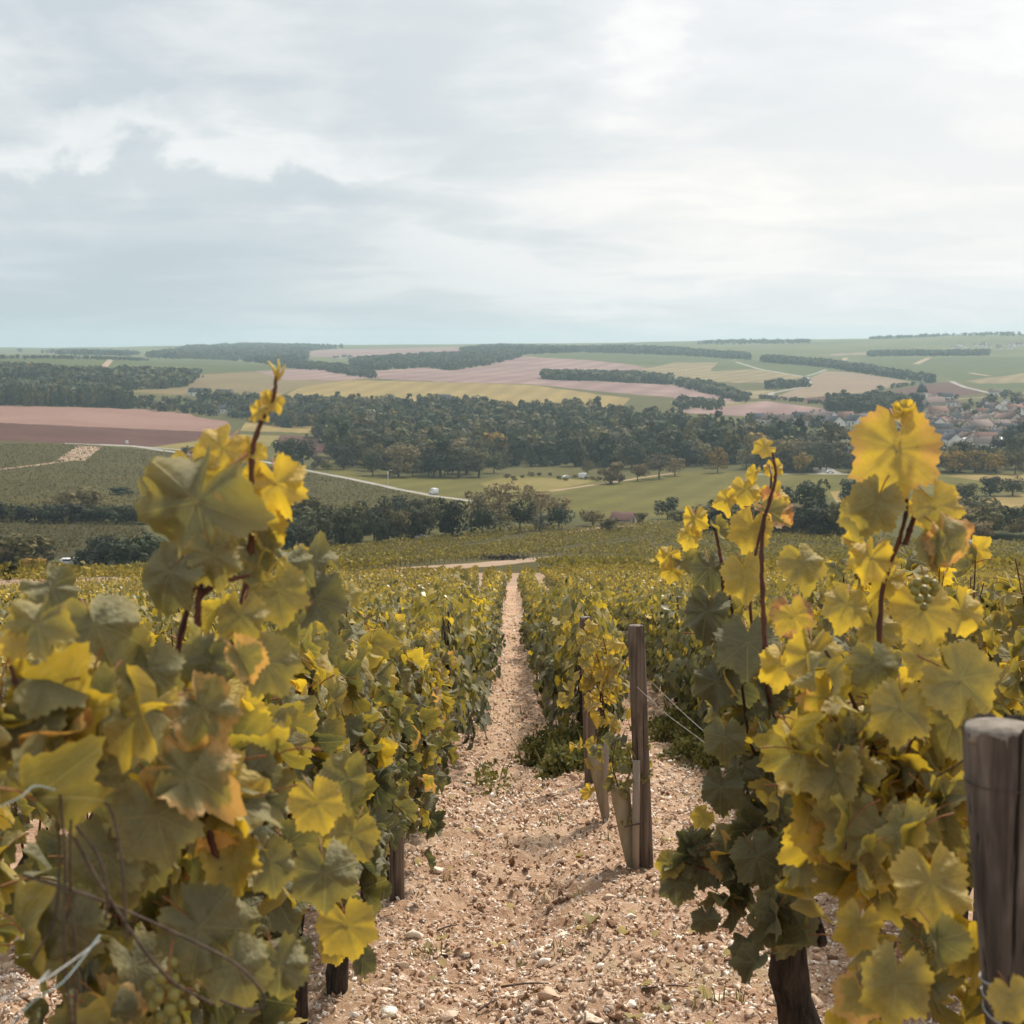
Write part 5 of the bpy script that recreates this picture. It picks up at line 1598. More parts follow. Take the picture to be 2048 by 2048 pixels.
# ------------------------------------------------------------------ vineyard blocks down the slope
m_row, k = new_mat('vine row foliage')
g = k.n('ShaderNodeNewGeometry')
c = k.ramp(g.outputs['Random Per Island'], [(0, (.070, .066, .022)), (.4, (.155, .130, .032)), (.75, (.30, .235, .042)), (1, (.46, .34, .05))])
finish(k, c, .75, .2, None, transl=(.25, .2, .03), tfac=.25)
m_row_d, k = new_mat('darker vine row foliage')
g = k.n('ShaderNodeNewGeometry')
c = k.ramp(g.outputs['Random Per Island'], [(0, (.050, .048, .018)), (.5, (.085, .075, .022)), (1, (.15, .12, .03))])
finish(k, c, .8, .15, None, transl=(.15, .12, .03), tfac=.2)


def vine_block(name, poly_px, dir_px, spacing, per_m, size, h, seed, mat, rmin=62, wob=0.0, through=None, shade_gaps=(), shade_gap_w=5.0):
    """rows of vines over a block: leaf clumps along parallel lines"""
    rg = np.random.default_rng(seed)
    pp = polar_poly(poly_px, rmin)
    a, b = ground(*dir_px[0], rmin)[:2], ground(*dir_px[1], rmin)[:2]
    d = (b - a) / np.linalg.norm(b - a); n = np.array([-d[1], d[0]])
    th_ = np.array([p[0] for p in pp]); lr = np.array([p[1] for p in pp])
    W = np.stack([np.exp(lr) * np.sin(th_), np.exp(lr) * np.cos(th_)], 1)
    u, v = W @ d, W @ n
    rows = np.arange(v.min(), v.max(), spacing)
    if through is not None: rows = rows - (rows[0] - through @ n) % spacing
    m = int((u.max() - u.min()) * per_m)
    uu = rg.uniform(u.min(), u.max(), (len(rows), m))
    vv = rows[:, None] + rg.normal(size=uu.shape) * size * .20 + wob * np.sin(uu / 23.0)
    xy = uu.ravel()[:, None] * d + vv.ravel()[:, None] * n
    x, y = xy[:, 0], xy[:, 1]
    ok = inside(pp, np.arctan2(x, y), np.log(np.hypot(x, y))) & (np.abs(x) < .40 * y + 8)
    for gl in shade_gaps:
        G = np.array([ground(a_, b_, rmin)[:2] for a_, b_ in dense(gl, 10, False)])
        for i0 in range(0, len(x), 20000):
            sl = slice(i0, i0 + 20000)
            dd_ = np.min((x[sl, None] - G[None, :, 0]) ** 2 + (y[sl, None] - G[None, :, 1]) ** 2, 1)
            ok[sl] &= dd_ > shade_gap_w ** 2 / 4
    x, y = x[ok], y[ok]
    hh = h * rg.uniform(.3, 1.0, len(x))
    pos = np.stack([x, y, zfun(x, y) + hh], 1)
    V_, f_ = replicate(LV2, [LF2], pos, rot_mats(len(x), rg), size * rg.uniform(.6, 1.25, len(x)))
    tag(link(name, mesh_np(name, V_, f_, [mat])), kind='stuff')
    return d, n, pp


B2 = [(-200, 1172), (300, 1152), (560, 1146), (690, 1148), (800, 1133), (880, 1126), (1000, 1117), (1115, 1110), (1300, 1118), (1300, 1064), (1200, 1056), (1140, 1064), (1100, 1052), (980, 1064), (870, 1076), (700, 1096), (560, 1108), (300, 1142), (-200, 1166)]
d2, n2, pp2 = vine_block('vine_rows', B2, ((620, 1130), (1150, 1070)), 2.9, 6.0, .48, 1.15, 21, m_row, wob=1.0, shade_gaps=[[(560, 1122), (650, 1115), (760, 1107), (904, 1098), (1005, 1084), (1067, 1068), (1186, 1057)], [(1110, 1104), (1193, 1093), (1300, 1078)], [(560, 1134), (700, 1124), (860, 1114)]], shade_gap_w=6.5)  # lanes cleared of vines: dark ground stands in for shaded row-end faces
vine_block('vine_rows', [(1070, 1130), (1140, 1119), (1290, 1122), (1290, 1140), (1140, 1142)], ((620, 1130), (1150, 1070)), 1.6, 4, .45, 1.0, 22, m_row)
vine_block('vine_rows', [(1200, 1056), (1290, 1048), (1500, 1050), (1700, 1070), (1700, 1092), (1480, 1085), (1310, 1092), (1300, 1064)], ((1350, 1085), (1640, 1058)), 3.2, 4, .55, 1.1, 23, m_row)
vine_block('vine_rows', [(1300, 1100), (1480, 1090), (1700, 1098), (1960, 1112), (2350, 1112), (2350, 1150), (1300, 1148)], ((1500, 1130), (1800, 1118)), 2.6, 4.5, .46, 1.1, 24, m_row)
vine_block('vine_rows', [(1500, 1062), (1700, 1072), (1960, 1088), (2200, 1086), (2200, 1108), (1960, 1108), (1700, 1094), (1500, 1084)], ((1520, 1066), (1560, 1084)), 3.6, 3.6, .55, 1.2, 25, m_row)
vine_block('vine_rows', [(-300, 1174), (2350, 1174), (2350, 1141), (1300, 1141), (1140, 1145), (1060, 1149), (700, 1152), (560, 1152), (300, 1153), (-300, 1162)], ((1018, 1170), (1018, 1143)), 1.15, 6, .20, .72, 28, m_row, through=np.array([0.0, 1.0]))
# the vineyards on the left side of the valley
vine_block('vine_rows', [(-200, 888), (150, 890), (340, 906), (520, 933), (690, 960), (800, 984), (865, 1000), (840, 1014), (560, 1048), (290, 1040), (0, 1034), (-200, 1032)], ((100, 960), (500, 962)), 4.0, 1.6, .62, .8, 26, m_row_d)
vine_block('vine_rows', [(-200, 1042), (270, 1048), (290, 1064), (240, 1088), (120, 1114), (-200, 1130)], ((50, 1080), (200, 1060)), 2.8, 2.0, .6, 1.0, 27, m_row_d)
# stakes at the row ends
rg = np.random.default_rng(31)
mb = MB()
line = dense([(690, 1145), (800, 1133), (880, 1127), (1000, 1118), (1115, 1110), (1240, 1096), (1330, 1078), (1420, 1066)], 9, False)
for px, py in line:
    p = ground(px + rg.uniform(-3, 3), py, 90)
    mb.box((p[0], p[1], p[2] + .4 + rg.uniform(-.25, .15)), (.11, .11, 1.5))
for px, py in dense([(1530, 1084), (1700, 1094), (1800, 1100), (1960, 1108)], 12, False):
    p = ground(px + rg.uniform(-3, 3), py, 90)
    mb.box((p[0], p[1], p[2] + .6), (.12, .12, 1.4))
tag(mb.build('row_end_stakes', m_wood_b), kind='stuff')
for px, py in ((1010, 1120),):
    p = ground(px, py, 90)
    V_, f_ = replicate(LV2, [LF2], p + np.random.default_rng(3).normal(size=(260, 3)) * [2.2, .9, .22] + [0, 0, .4], rot_mats(260, rg), np.random.default_rng(4).uniform(.3, .6, 260))
    tag(link('brushwood_heap', mesh_np('brushwood_heap', V_, f_, [m_bark])), 'low dark heap of pulled vines on the dirt strip', 'brush heap')


# ------------------------------------------------------------------ trees
def tree_leaf_mat(name, source):
    m, k = new_mat(name)
    if source == 'object':
        t = k.n('ShaderNodeObjectInfo').outputs['Color']
    else:
        t = k.n('ShaderNodeAttribute', attribute_name='tint').outputs['Color']
    g = k.n('ShaderNodeNewGeometry')
    v = k.m('ADD', 0.62, k.m('MULTIPLY', g.outputs['Random Per Island'], 0.75))
    hs = k.n('ShaderNodeHueSaturation'); k.t.links.new(t, hs.inputs['Color']); k.set(hs.inputs['Value'], v)
    finish(k, hs.outputs[0], .8, .15, None, transl=hs.outputs[0], tfac=.22)
    return m


m_crown = tree_leaf_mat('tree leaves', 'object')
m_wood_mass = tree_leaf_mat('woodland leaves', 'mesh')
m_trunk = plain('tree bark', (0.05, 0.04, 0.032), (0.12, 0.10, 0.08), (2, 2, .5), .95, .3)
QV = np.array([(-.5, -.42, 0), (.45, -.5, .06), (.5, .46, -.05), (-.42, .5, .08)])
QF = np.array([(0, 1, 2, 3)])


def crown_points(n, rg, kind):
    """leaf clumps spread over the lobes of a crown; unit height, z from 0 to 1"""
    lobes = []
    m = {'round': 14, 'tall': 13, 'loose': 17, 'bush': 10}[kind]
    for _ in range(m):
        a, e = rg.uniform(0, 6.28), rg.uniform(-.5, 1)
        if kind == 'tall':
            z = rg.uniform(.18, .95); rad = .19 * (1 - (z - .4) ** 2 * 1.2) * rg.uniform(.3, 1); s = rg.uniform(.07, .13)
        elif kind == 'bush':
            z = rg.uniform(.15, .75); rad = .42 * math.sqrt(max(.05, 1 - z * z)) * rg.uniform(.3, 1); s = rg.uniform(.14, .26)
        else:
            z = .46 + .40 * (e - .15); rad = .34 * math.sqrt(max(.12, 1 - ((z - .45) / .55) ** 2)) * rg.uniform(.35, 1.05); s = rg.uniform(.12, .22) if kind == 'round' else rg.uniform(.09, .18)
        lobes.append((rad * math.cos(a), rad * math.sin(a), z, s))
    lobes = np.array(lobes)
    w_ = lobes[:, 3] ** 2
    idx = rg.choice(m, n, p=w_ / w_.sum())
    dr = rg.normal(size=(n, 3)); dr /= np.linalg.norm(dr, axis=1)[:, None]
    rad = lobes[idx, 3] * rg.uniform(.55, 1.08, n) ** .5
    P_ = lobes[idx, :3] + dr * rad[:, None] * [1, 1, .85]
    P_[:, 2] = np.maximum(P_[:, 2], .05)
    N_ = dr * .8 + (P_ - [0, 0, .5]) * .8 + rg.normal(size=(n, 3)) * .35
    N_[:, 2] += .15
    return P_, N_ / np.linalg.norm(N_, axis=1)[:, None]


def frames_from_normals(N_, rg):
    r_ = rg.normal(size=N_.shape)
    x = r_ - N_ * (r_ * N_).sum(1)[:, None]; x /= np.linalg.norm(x, axis=1)[:, None]
    return np.stack([x, np.cross(N_, x), N_], 2)


def crown_arrays(n, rg, kind, size):
    P_, N_ = crown_points(n, rg, kind)
    return replicate(QV, [QF], P_, frames_from_normals(N_, rg), size * rg.uniform(.6, 1.4, n))


CROWNS, TRUNKS = {}, {}
for kind, n, size in (('round', 900, .050), ('tall', 800, .036), ('loose', 760, .042), ('bush', 700, .075)):
    CROWNS[kind] = []
    for s in range(4):
        rg = np.random.default_rng(2000 + s * 7 + len(kind))
        v_, f_ = crown_arrays(n, rg, kind, size)
        CROWNS[kind].append(mesh_np('crown', v_, f_, [m_crown]))
    mb = MB()
    if kind == 'bush':
        for i in range(4):
            mb.tube([(0.03 * i - .04, 0, -.04), (.12 * (i - 1.5), .06 * (i % 2), .4)], [.02, .008], 5)
    else:
        mb.tube([(0, 0, -.04), (.005, 0, .2), (-.005, .005, .45), (.01, 0, .8)], [.028, .02, .014, .004], 7)
        for i in range(6):
            a = i * 1.1
            mb.tube([(0, 0, .3 + .05 * i), (.12 * math.cos(a), .12 * math.sin(a), .45 + .06 * i), (.22 * math.cos(a), .22 * math.sin(a), .55 + .05 * i)], [.010, .006, .002], 4)
    TRUNKS[kind] = mb.data('trunk', m_trunk)

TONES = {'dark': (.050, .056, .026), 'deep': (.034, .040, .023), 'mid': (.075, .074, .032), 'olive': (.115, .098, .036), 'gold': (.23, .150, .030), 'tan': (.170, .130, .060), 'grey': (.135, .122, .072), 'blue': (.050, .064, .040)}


tonew = {'dark': 'dark green', 'deep': 'blackish green', 'mid': 'mid green', 'olive': 'olive brown', 'grey': 'greyish', 'tan': 'tan', 'gold': 'golden'}


def tree(x, y, h, wid, tone, kind, label, group=None, name=None, cat='tree'):
    """h, wid: metres"""
    z = float(zfun(x, y))
    o = bpy.data.objects.new(name or ('shrub' if kind == 'bush' else 'tree'), None); COL.objects.link(o)
    o.location = (x, y, z)
    tag(o, label, cat, group)
    unitw = {'round': .84, 'tall': .46, 'loose': .84, 'bush': 1.1}[kind]
    o.scale = (wid / unitw, wid / unitw, h)
    o.rotation_euler = (0, 0, random.uniform(0, 6.28))
    i = random.randrange(4)
    link('trunk', TRUNKS[kind], o)
    c = link('crown', CROWNS[kind][i], o)
    t = np.array(TONES[tone]) * random.uniform(.8, 1.35) * np.array([random.uniform(.92, 1.1), 1, random.uniform(.9, 1.1)])
    c.color = (*t, 1)
    return o


def tree_px(px, base, top, wpx, tone, kind, label, group=None, rmin=90, **kw):
    p = ground(px, base, rmin)
    dpt = p[1] * cp - p[2] * sp_
    s_ = dpt / F
    return tree(p[0], p[1], (base - top) * s_ * 1.03, wpx * s_, tone, kind, label, group, **kw)


# trees the photograph shows one by one
one = [
    (905, 1078, 985, 74, 'deep', 'round', 'round dark tree left of the pale tan crowns beside the lane'),
    (1040, 1066, 988, 66, 'dark', 'round', 'dark grey green tree in front of the tan crowns'),
    (1118, 1058, 1004, 56, 'deep', 'round', 'compact dark tree at the right end of the tan group'),
    (1186, 1052, 1012, 56, 'olive', 'round', 'olive bush tree between the dark compact tree and the red roofed barn'),
    (1000, 1040, 950, 96, 'tan', 'loose', 'broad pale tan tree, tallest of its group by the lane'),
    (955, 1052, 968, 70, 'tan', 'loose', 'tan tree left of the tallest pale crown'),
    (1062, 1036, 962, 62, 'tan', 'loose', 'tan tree just right of the tallest pale crown'),
    (1098, 1044, 974, 84, 'tan', 'loose', 'feathery brown tan tree before the big meadow'),
    (965, 1072, 1005, 60, 'dark', 'round', 'dark bush tree below the tan crowns, left'),
    (1000, 1068, 1010, 60, 'olive', 'loose', 'olive bush tree below the tan crowns, middle'),
    (1080, 1062, 1015, 56, 'grey', 'loose', 'grey bush tree below the tan crowns, right'),
    (1218, 1064, 1034, 56, 'olive', 'bush', 'olive shrub in front of the red roofed barn'),
    (1282, 1046, 1022, 40, 'olive', 'bush', 'small shrub right of the red roofed barn'),
    (1335, 1038, 990, 48, 'deep', 'round', 'dark tree standing alone on the edge of the big meadow'),
    (1352, 1044, 1018, 44, 'olive', 'bush', 'olive shrub at the foot of the lone meadow tree'),
    (1385, 1046, 1012, 36, 'dark', 'round', 'dark shrub tree right of the lone meadow tree'),
    (1405, 1046, 1016, 34, 'dark', 'bush', 'low shrub behind the yellow right shoot'),
    (160, 1040, 972, 100, 'tan', 'bush', 'big brownish bush standing above the hedge on the left'),
    (110, 1040, 990, 60, 'tan', 'loose', 'thin twiggy tree left of the big brownish bush'),
    (240, 990, 972, 56, 'deep', 'bush', 'small dark shrub alone in the left vineyard'),
    (206, 1128, 1062, 74, 'deep', 'round', 'dark leafy tree near the lower left vineyard'),
    (165, 1130, 1092, 56, 'dark', 'bush', 'brownish dark shrub left of the dark leafy tree'),
    (60, 1158, 1108, 84, 'gold', 'bush', 'rounded golden brown bush at the lower left'),
    (110, 1150, 1120, 44, 'olive', 'bush', 'olive shrub beside the golden brown bush'),
    (18, 1160, 1122, 56, 'dark', 'bush', 'dark shrub at the left edge near the golden bush'),
    (372, 914, 890, 22, 'dark', 'round', 'small dark tree beside the road, left one of the roadside pair'),
    (388, 914, 892, 20, 'dark', 'round', 'small dark tree beside the road, right one of the roadside pair'),
    (570, 936, 868, 66, 'dark', 'round', 'dark tree right of the yellow shoot, above the road'),
    (605, 934, 866, 66, 'deep', 'round', 'dark tree near the brown red patch, above the road'),
    (635, 938, 905, 30, 'grey', 'bush', 'pale shrub at the corner of the wood by the road'),
    (655, 940, 916, 32, 'olive', 'bush', 'olive shrub on the grass by the road bend'),
    (1222, 968, 918, 66, 'tan', 'bush', 'largest pale tan bush below the dark wood'),
    (1275, 962, 920, 38, 'tan', 'round', 'small round tan tree between two pale bushes'),
    (1318, 958, 900, 64, 'grey', 'loose', 'tall grey tan tree right of the pale bushes'),
    (1350, 952, 905, 44, 'tan', 'loose', 'tan tree at the right end of the pale bushes'),
    (1175, 948, 915, 26, 'olive', 'round', 'small olive tree beside the allotments'),
    (1435, 946, 890, 42, 'gold', 'round', 'single golden tree in front of the dark wood'),
    (1606, 948, 898, 44, 'gold', 'loose', 'yellowing tree with a bare trunk near the road junction'),
    (1600, 945, 880, 40, 'olive', 'round', 'olive tree behind the yellowing tree with the bare trunk'),
    (1905, 946, 894, 56, 'gold', 'round', 'bronze tree right of the big yellow leaf'),
    (1950, 946, 890, 60, 'gold', 'loose', 'broad bronze tree below the white roofs'),
    (1992, 948, 898, 50, 'gold', 'round', 'bronze tree second from the right below the white roofs'),
    (2030, 948, 892, 50, 'olive', 'round', 'olive bronze tree at the right edge of the wood'),
    (1570, 1040, 955, 74, 'deep', 'round', 'tall dark tree between the two tall right vines, left one'),
    (1625, 1046, 948, 84, 'dark', 'round', 'broad dark tree between the two tall right vines, middle one'),
    (1700, 1010, 950, 60, 'deep', 'round', 'dark tree behind the grey leaf of the tall right vine'),
    (1545, 1046, 980, 60, 'olive', 'loose', 'brownish tree left of the tall dark pair'),
    (1660, 1066, 1010, 80, 'olive', 'bush', 'brown bush below the broad dark tree'),
    (1610, 1066, 1020, 70, 'tan', 'bush', 'dull brown bush above the distant vine rows'),
    (1980, 992, 946, 56, 'deep', 'round', 'dark tree above the yellow field on the right'),
    (2025, 992, 950, 56, 'dark', 'round', 'dark tree at the right edge above the yellow field'),
    (1930, 1010, 960, 66, 'dark', 'round', 'dark tree right of the curled yellow leaf'),
    (1960, 1046, 980, 80, 'olive', 'round', 'olive tree left of the yellow field on the right'),
    (1915, 1050, 1000, 70, 'dark', 'bush', 'dark bush behind the hanging scorched leaf'),
    (1995, 1056, 1004, 60, 'dark', 'bush', 'dark bush below the yellow field on the right'),
    (1960, 1080, 1036, 76, 'tan', 'bush', 'brownish rounded bush beside the clipped hedge'),
    (2040, 1080, 1030, 50, 'olive', 'loose', 'olive tree at the far right above the clipped hedge'),
    (1430, 1056, 990, 50, 'deep', 'round', 'dark tree behind the top of the dark leaved vine'),
    (1460, 1058, 1000, 60, 'olive', 'bush', 'brown bush behind the top of the dark leaved vine'),
    (245, 762, 746, 30, 'blue', 'round', 'distant tree clump on the left wooded hill'),
    (40, 704, 696, 16, 'blue', 'bush', 'tiny round tree on the left skyline'),
]
for a in one:
    tree_px(*a[:6], a[6], cat='shrub' if a[5] == 'bush' else 'tree')
rg = np.random.default_rng(41)
# hedges and tree belts between the vineyards
def belt(pts, step, h0, h1, tones, kinds, label, group, jx=8, jy=6, wid=(.7, 1.0), cat='tree'):
    for px, py in dense(pts, step, False):
        px += rg.uniform(-jx, jx); py += rg.uniform(-jy, jy)
        p = ground(px, py, 90)
        h = rg.uniform(h0, h1)
        tn_, kd_ = tones[rg.integers(len(tones))], kinds[rg.integers(len(kinds))]
        core = label.split(' ', 1)[1] if label.split()[0] in ('dark', 'taller', 'rough', 'low') else label.split(' ', 2)[2]
        tree(p[0], p[1], h, h * rg.uniform(*wid), tn_, kd_, f'{tonew[tn_]} {dict(round="rounded", loose="feathery", bush="low", tall="slender")[kd_]} {core}', f'{tonew[tn_]} {kd_} {group}', cat=cat)


belt([(560, 1104), (640, 1098), (740, 1086), (880, 1068)], 15, 6.5, 11, ['dark', 'deep', 'olive', 'mid', 'dark'], ['round', 'loose', 'bush'], 'dark tree in the belt below the left vineyards', 'trees of the belt below the left vineyards', 10, 5)
belt([(560, 1076), (700, 1072), (860, 1056)], 22, 8.0, 12.5, ['dark', 'olive', 'deep', 'mid'], ['round', 'loose'], 'taller tree at the back of the belt below the left vineyards', 'back trees of the belt below the left vineyards', 10, 4)
belt([(-40, 1042), (80, 1044), (290, 1046)], 13, 4.2, 7.0, ['deep', 'dark', 'dark', 'mid'], ['bush', 'round'], 'dark bush in the hedge between the two left vineyards', 'bushes of the hedge between the left vineyards', 6, 2, (1.0, 1.6), 'shrub')
for bl_ in ([(-40, 1138), (95, 1130)], [(196, 1128), (290, 1130)]): belt(bl_, 18, 4.0, 8.0, ['dark', 'tan', 'olive', 'deep'], ['bush'], 'rough bush in the thicket at the lower left beyond the vines', 'bushes of the lower left thicket', 10, 8, (1.0, 1.7), 'shrub')
belt([(1400, 1062), (1560, 1066), (1720, 1072)], 18, 6, 11, ['dark', 'olive', 'tan', 'deep'], ['bush', 'round'], 'brown green bush in the belt above the right vine rows', 'bushes above the right vine rows', 10, 6, (.9, 1.4), 'shrub')
belt([(1880, 1068), (2060, 1062)], 20, 6, 10, ['dark', 'olive', 'tan'], ['bush', 'round'], 'dark bush in the thicket behind the clipped hedge on the right', 'bushes behind the clipped hedge', 10, 8, (.9, 1.4), 'shrub')
belt([(1010, 958), (1120, 956), (1200, 962)], 16, 1.6, 3.0, ['olive', 'tan', 'gold', 'dark'], ['bush'], 'low scrub bush in the allotments below the dark wood', 'scrub bushes in the allotments', 6, 5, (1.2, 2.0), 'shrub')
# the big valley wood: nearest trees one by one, the rest as a mass
W1 = [(652, 924), (690, 946), (715, 952), (831, 956), (960, 958), (990, 946), (1048, 932), (1193, 934), (1240, 940), (1350, 936), (1450, 940), (1560, 944), (1700, 946), (2300, 944), (2300, 934), (2060, 934), (1900, 934), (1800, 918), (1560, 900), (1480, 886), (1350, 858), (1150, 838), (900, 830), (700, 834), (648, 866)]
xs, ys, zs = scatter_in(polar_poly(W1), 2200, 165, rg)
keep = (np.abs(xs) < .40 * ys)
xs, ys, zs = xs[keep], ys[keep], zs[keep]
o_ = np.argsort(np.hypot(xs, ys) + rg.normal(size=len(xs)) * 6)
xs, ys, zs = xs[o_], ys[o_], zs[o_]
WT = ['dark', 'deep', 'dark', 'mid', 'olive', 'olive', 'dark', 'mid', 'grey', 'deep', 'tan', 'gold']
WTP = np.array([4, 3, 3, 3, 3.5, 2.5, 3, 2, 1.6, 2, 2.2, .5]); WTP /= WTP.sum()
NSING = 128
for i in range(min(NSING, len(xs))):
    t = WT[rg.choice(len(WT), p=WTP)]
    kd = ['round', 'loose', 'tall'][rg.choice(3, p=[.6, .3, .1])]
    h = rg.uniform(11, 19)
    if xs[i] < -60: t = WT[rg.integers(0, 6)]
    part_ = 'left' if xs[i] < -40 else ('middle' if xs[i] < 90 else 'right')
    tree(xs[i], ys[i], h, h * rg.uniform(.72, 1.0), t, kd, f'{tonew[t]} {"slender " if kd == "tall" else ""}tree along the front of the big valley wood, {part_} stretch', f'{tonew[t]} trees of the front of the valley wood, {part_}')
M_T = []
for s in range(6):
    rgt = np.random.default_rng(3000 + s)
    M_T.append(crown_arrays(230, rgt, ['round', 'loose', 'round', 'tall', 'round', 'loose'][s], .10))
M_S = []
for s in range(4):
    rgt = np.random.default_rng(3100 + s)
    M_S.append(crown_arrays(34, rgt, 'round', .22))


def tree_mass(name, xs, ys, zs, h0, h1, tones, probs, rg, temps, wid=(.75, 1.0), kind='stuff', sub=None):
    """many trees as one mass; tone by patches so that light and dark stands show"""
    V_, F_, T_ = [], [], []
    off = 0
    pick = rg.integers(len(temps), size=len(xs))
    ti = rg.choice(len(tones), len(xs), p=np.array(probs) / sum(probs))
    for s, (tv, tf) in enumerate(temps):
        m = pick == s
        if not m.any(): continue
        n = m.sum()
        h = rg.uniform(h0, h1, n)
        wd = h * rg.uniform(*wid, n) / .84
        a = rg.uniform(0, 6.28, n)
        M = np.zeros((n, 3, 3)); M[:, 0, 0] = np.cos(a); M[:, 0, 1] = -np.sin(a); M[:, 1, 0] = np.sin(a); M[:, 1, 1] = np.cos(a); M[:, 2, 2] = 1
        v_, f_ = replicate(tv, tf, np.stack([xs[m], ys[m], zs[m] - h * .12], 1), M, np.stack([wd, wd, h * 1.1], 1))
        tn = np.array([TONES[t] for t in tones])[ti[m]] * rg.uniform(.7, 1.45, (n, 1))
        V_.append(v_); F_.append(f_[0] + off); T_.append(np.repeat(tn, len(tv), 0)); off += len(v_)
    return tag(link(name, mesh_np(name, np.concatenate(V_), np.concatenate(F_), [m_wood_mass], tint=np.concatenate(T_))), kind=kind)


tree_mass('valley_wood', xs[NSING:], ys[NSING:], zs[NSING:], 10, 22, WT, WTP, rg, M_T, (.7, 1.05))


def forest(poly, area, n, h0, h1, tones, probs, seed, name='woodland', temps=None, wid=(.8, 1.1)):
    r_ = np.random.default_rng(seed)
    x, y, z = scatter_in(polar_poly(poly), n, area, r_)
    ok = np.abs(x) < .44 * y
    if ok.sum() < 3: return
    tree_mass(name, x[ok], y[ok], z[ok], h0, h1, tones, probs, r_, temps or M_S, wid)


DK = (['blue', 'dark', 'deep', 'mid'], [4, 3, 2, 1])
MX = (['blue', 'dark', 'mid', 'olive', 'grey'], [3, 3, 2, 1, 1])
forest([(700, 734), (740, 742), (853, 736), (905, 742), (968, 732), (1040, 716), (1045, 711), (960, 710), (806, 716), (712, 724)], 70, 1500, 9, 13, *DK, 51)
forest([(560, 735), (650, 742), (700, 752), (757, 759), (745, 748), (680, 734), (600, 728)], 60, 700, 6, 9, *DK, 52)
forest([(918, 704), (1000, 709), (1048, 710), (1160, 705), (1190, 700), (1100, 696), (980, 695)], 120, 1400, 10, 14, *DK, 53)
forest([(1172, 705), (1350, 711), (1500, 720), (1498, 714), (1350, 702), (1250, 697), (1180, 698)], 110, 1200, 10, 14, *DK, 54)
forest([(1080, 759), (1200, 763), (1345, 770), (1345, 762), (1250, 756), (1090, 754)], 45, 700, 8, 13, *MX, 55)
forest([(1520, 724), (1656, 736), (1750, 751), (1866, 768), (1868, 762), (1750, 743), (1656, 729), (1540, 719)], 60, 1000, 8, 13, *DK, 56)
forest([(1733, 713), (1978, 712), (1978, 708), (1740, 709)], 90, 900, 10, 13, *DK, 57)
forest([(290, 716), (470, 721), (565, 734), (615, 720), (612, 703), (690, 696), (560, 693), (480, 692), (380, 697)], 260, 2200, 12, 17, *DK, 58)
forest([(-60, 762), (0, 764), (60, 760), (200, 775), (245, 781), (370, 775), (400, 754), (300, 752), (190, 751), (100, 748), (0, 742), (-60, 740)], 60, 2300, 9, 14, *MX, 59)
forest([(-60, 778), (0, 776), (100, 772), (230, 790), (260, 800), (200, 802), (100, 792), (-60, 792)], 60, 1100, 9, 13, *MX, 60)
forest([(-80, 812), (0, 812), (150, 814), (210, 816), (270, 819), (270, 814), (200, 810), (-80, 808)], 22, 620, 12, 16, ['dark', 'mid', 'blue', 'olive', 'grey', 'tan'], [3, 3, 3, 2, 1, .4], 61, temps=[M_T[3], M_T[0]], wid=(.36, .5), name='poplar_belt')
forest([(210, 814), (280, 819), (390, 830), (460, 836), (540, 850), (560, 838), (500, 816), (400, 812), (300, 806)], 130, 700, 6, 11, *MX, 62)
forest([(380, 800), (500, 806), (640, 812), (900, 814), (905, 824), (700, 832), (660, 856), (560, 856), (500, 840), (460, 822)], 75, 1300, 8, 14, ['dark', 'deep', 'mid', 'olive', 'grey', 'gold'], [4, 3, 2, 2, 1, .4], 63, temps=M_T)
forest([(1348, 772), (1400, 784), (1495, 808), (1492, 800), (1420, 774), (1360, 766)], 45, 500, 7, 11, *MX, 64)
forest([(1348, 806), (1440, 812), (1440, 820), (1350, 820)], 60, 200, 6, 10, *MX, 65)
forest([(1530, 780), (1615, 774), (1612, 769), (1532, 773)], 60, 160, 7, 12, *MX, 66)
forest([(1652, 826), (1720, 830), (1840, 822), (1840, 812), (1740, 808), (1655, 815)], 60, 500, 10, 16, ['deep', 'dark', 'mid'], [3, 3, 1], 67, temps=M_T)
forest([(1510, 798), (1570, 802), (1660, 812), (1660, 809), (1570, 799), (1512, 795)], 40, 250, 3, 5, *MX, 68)
forest([(1755, 782), (1800, 776), (1830, 772), (1828, 770), (1760, 779)], 60, 120, 4, 7, *MX, 69)
forest([(1480, 848), (1560, 848), (1700, 838), (1790, 850), (1790, 856), (1560, 860), (1480, 856)], 400, 90, 6, 11, ['dark', 'deep', 'mid', 'olive'], [3, 3, 2, 1], 70, temps=M_T, name='village_trees')
forest([(1800, 840), (1900, 812), (2000, 800), (2200, 790), (2200, 880), (1900, 890), (1800, 870)], 1300, 160, 6, 12, ['dark', 'deep', 'mid', 'olive'], [3, 3, 2, 1], 71, temps=M_T, name='village_trees')
forest([(80, 707), (150, 704), (280, 708), (280, 712), (150, 710)], 200, 400, 9, 13, *DK, 72)
forest([(340, 714), (400, 714), (475, 720), (475, 722), (400, 718), (340, 716)], 70, 300, 8, 12, *DK, 73)
forest([(0, 716), (110, 716), (215, 718), (300, 721), (300, 722), (110, 718), (0, 718)], 120, 200, 4, 7, *DK, 74)
forest([(1380, 690), (1620, 688), (1620, 684), (1500, 683), (1400, 686)], 700, 500, 8, 13, *DK, 75)
forest([(1730, 680), (1900, 672), (2100, 674), (2100, 669), (1900, 668), (1760, 675)], 900, 600, 8, 13, *DK, 76)
forest([(2000, 800), (2060, 798), (2100, 800), (2100, 790), (2000, 792)], 300, 100, 5, 9, *MX, 77)
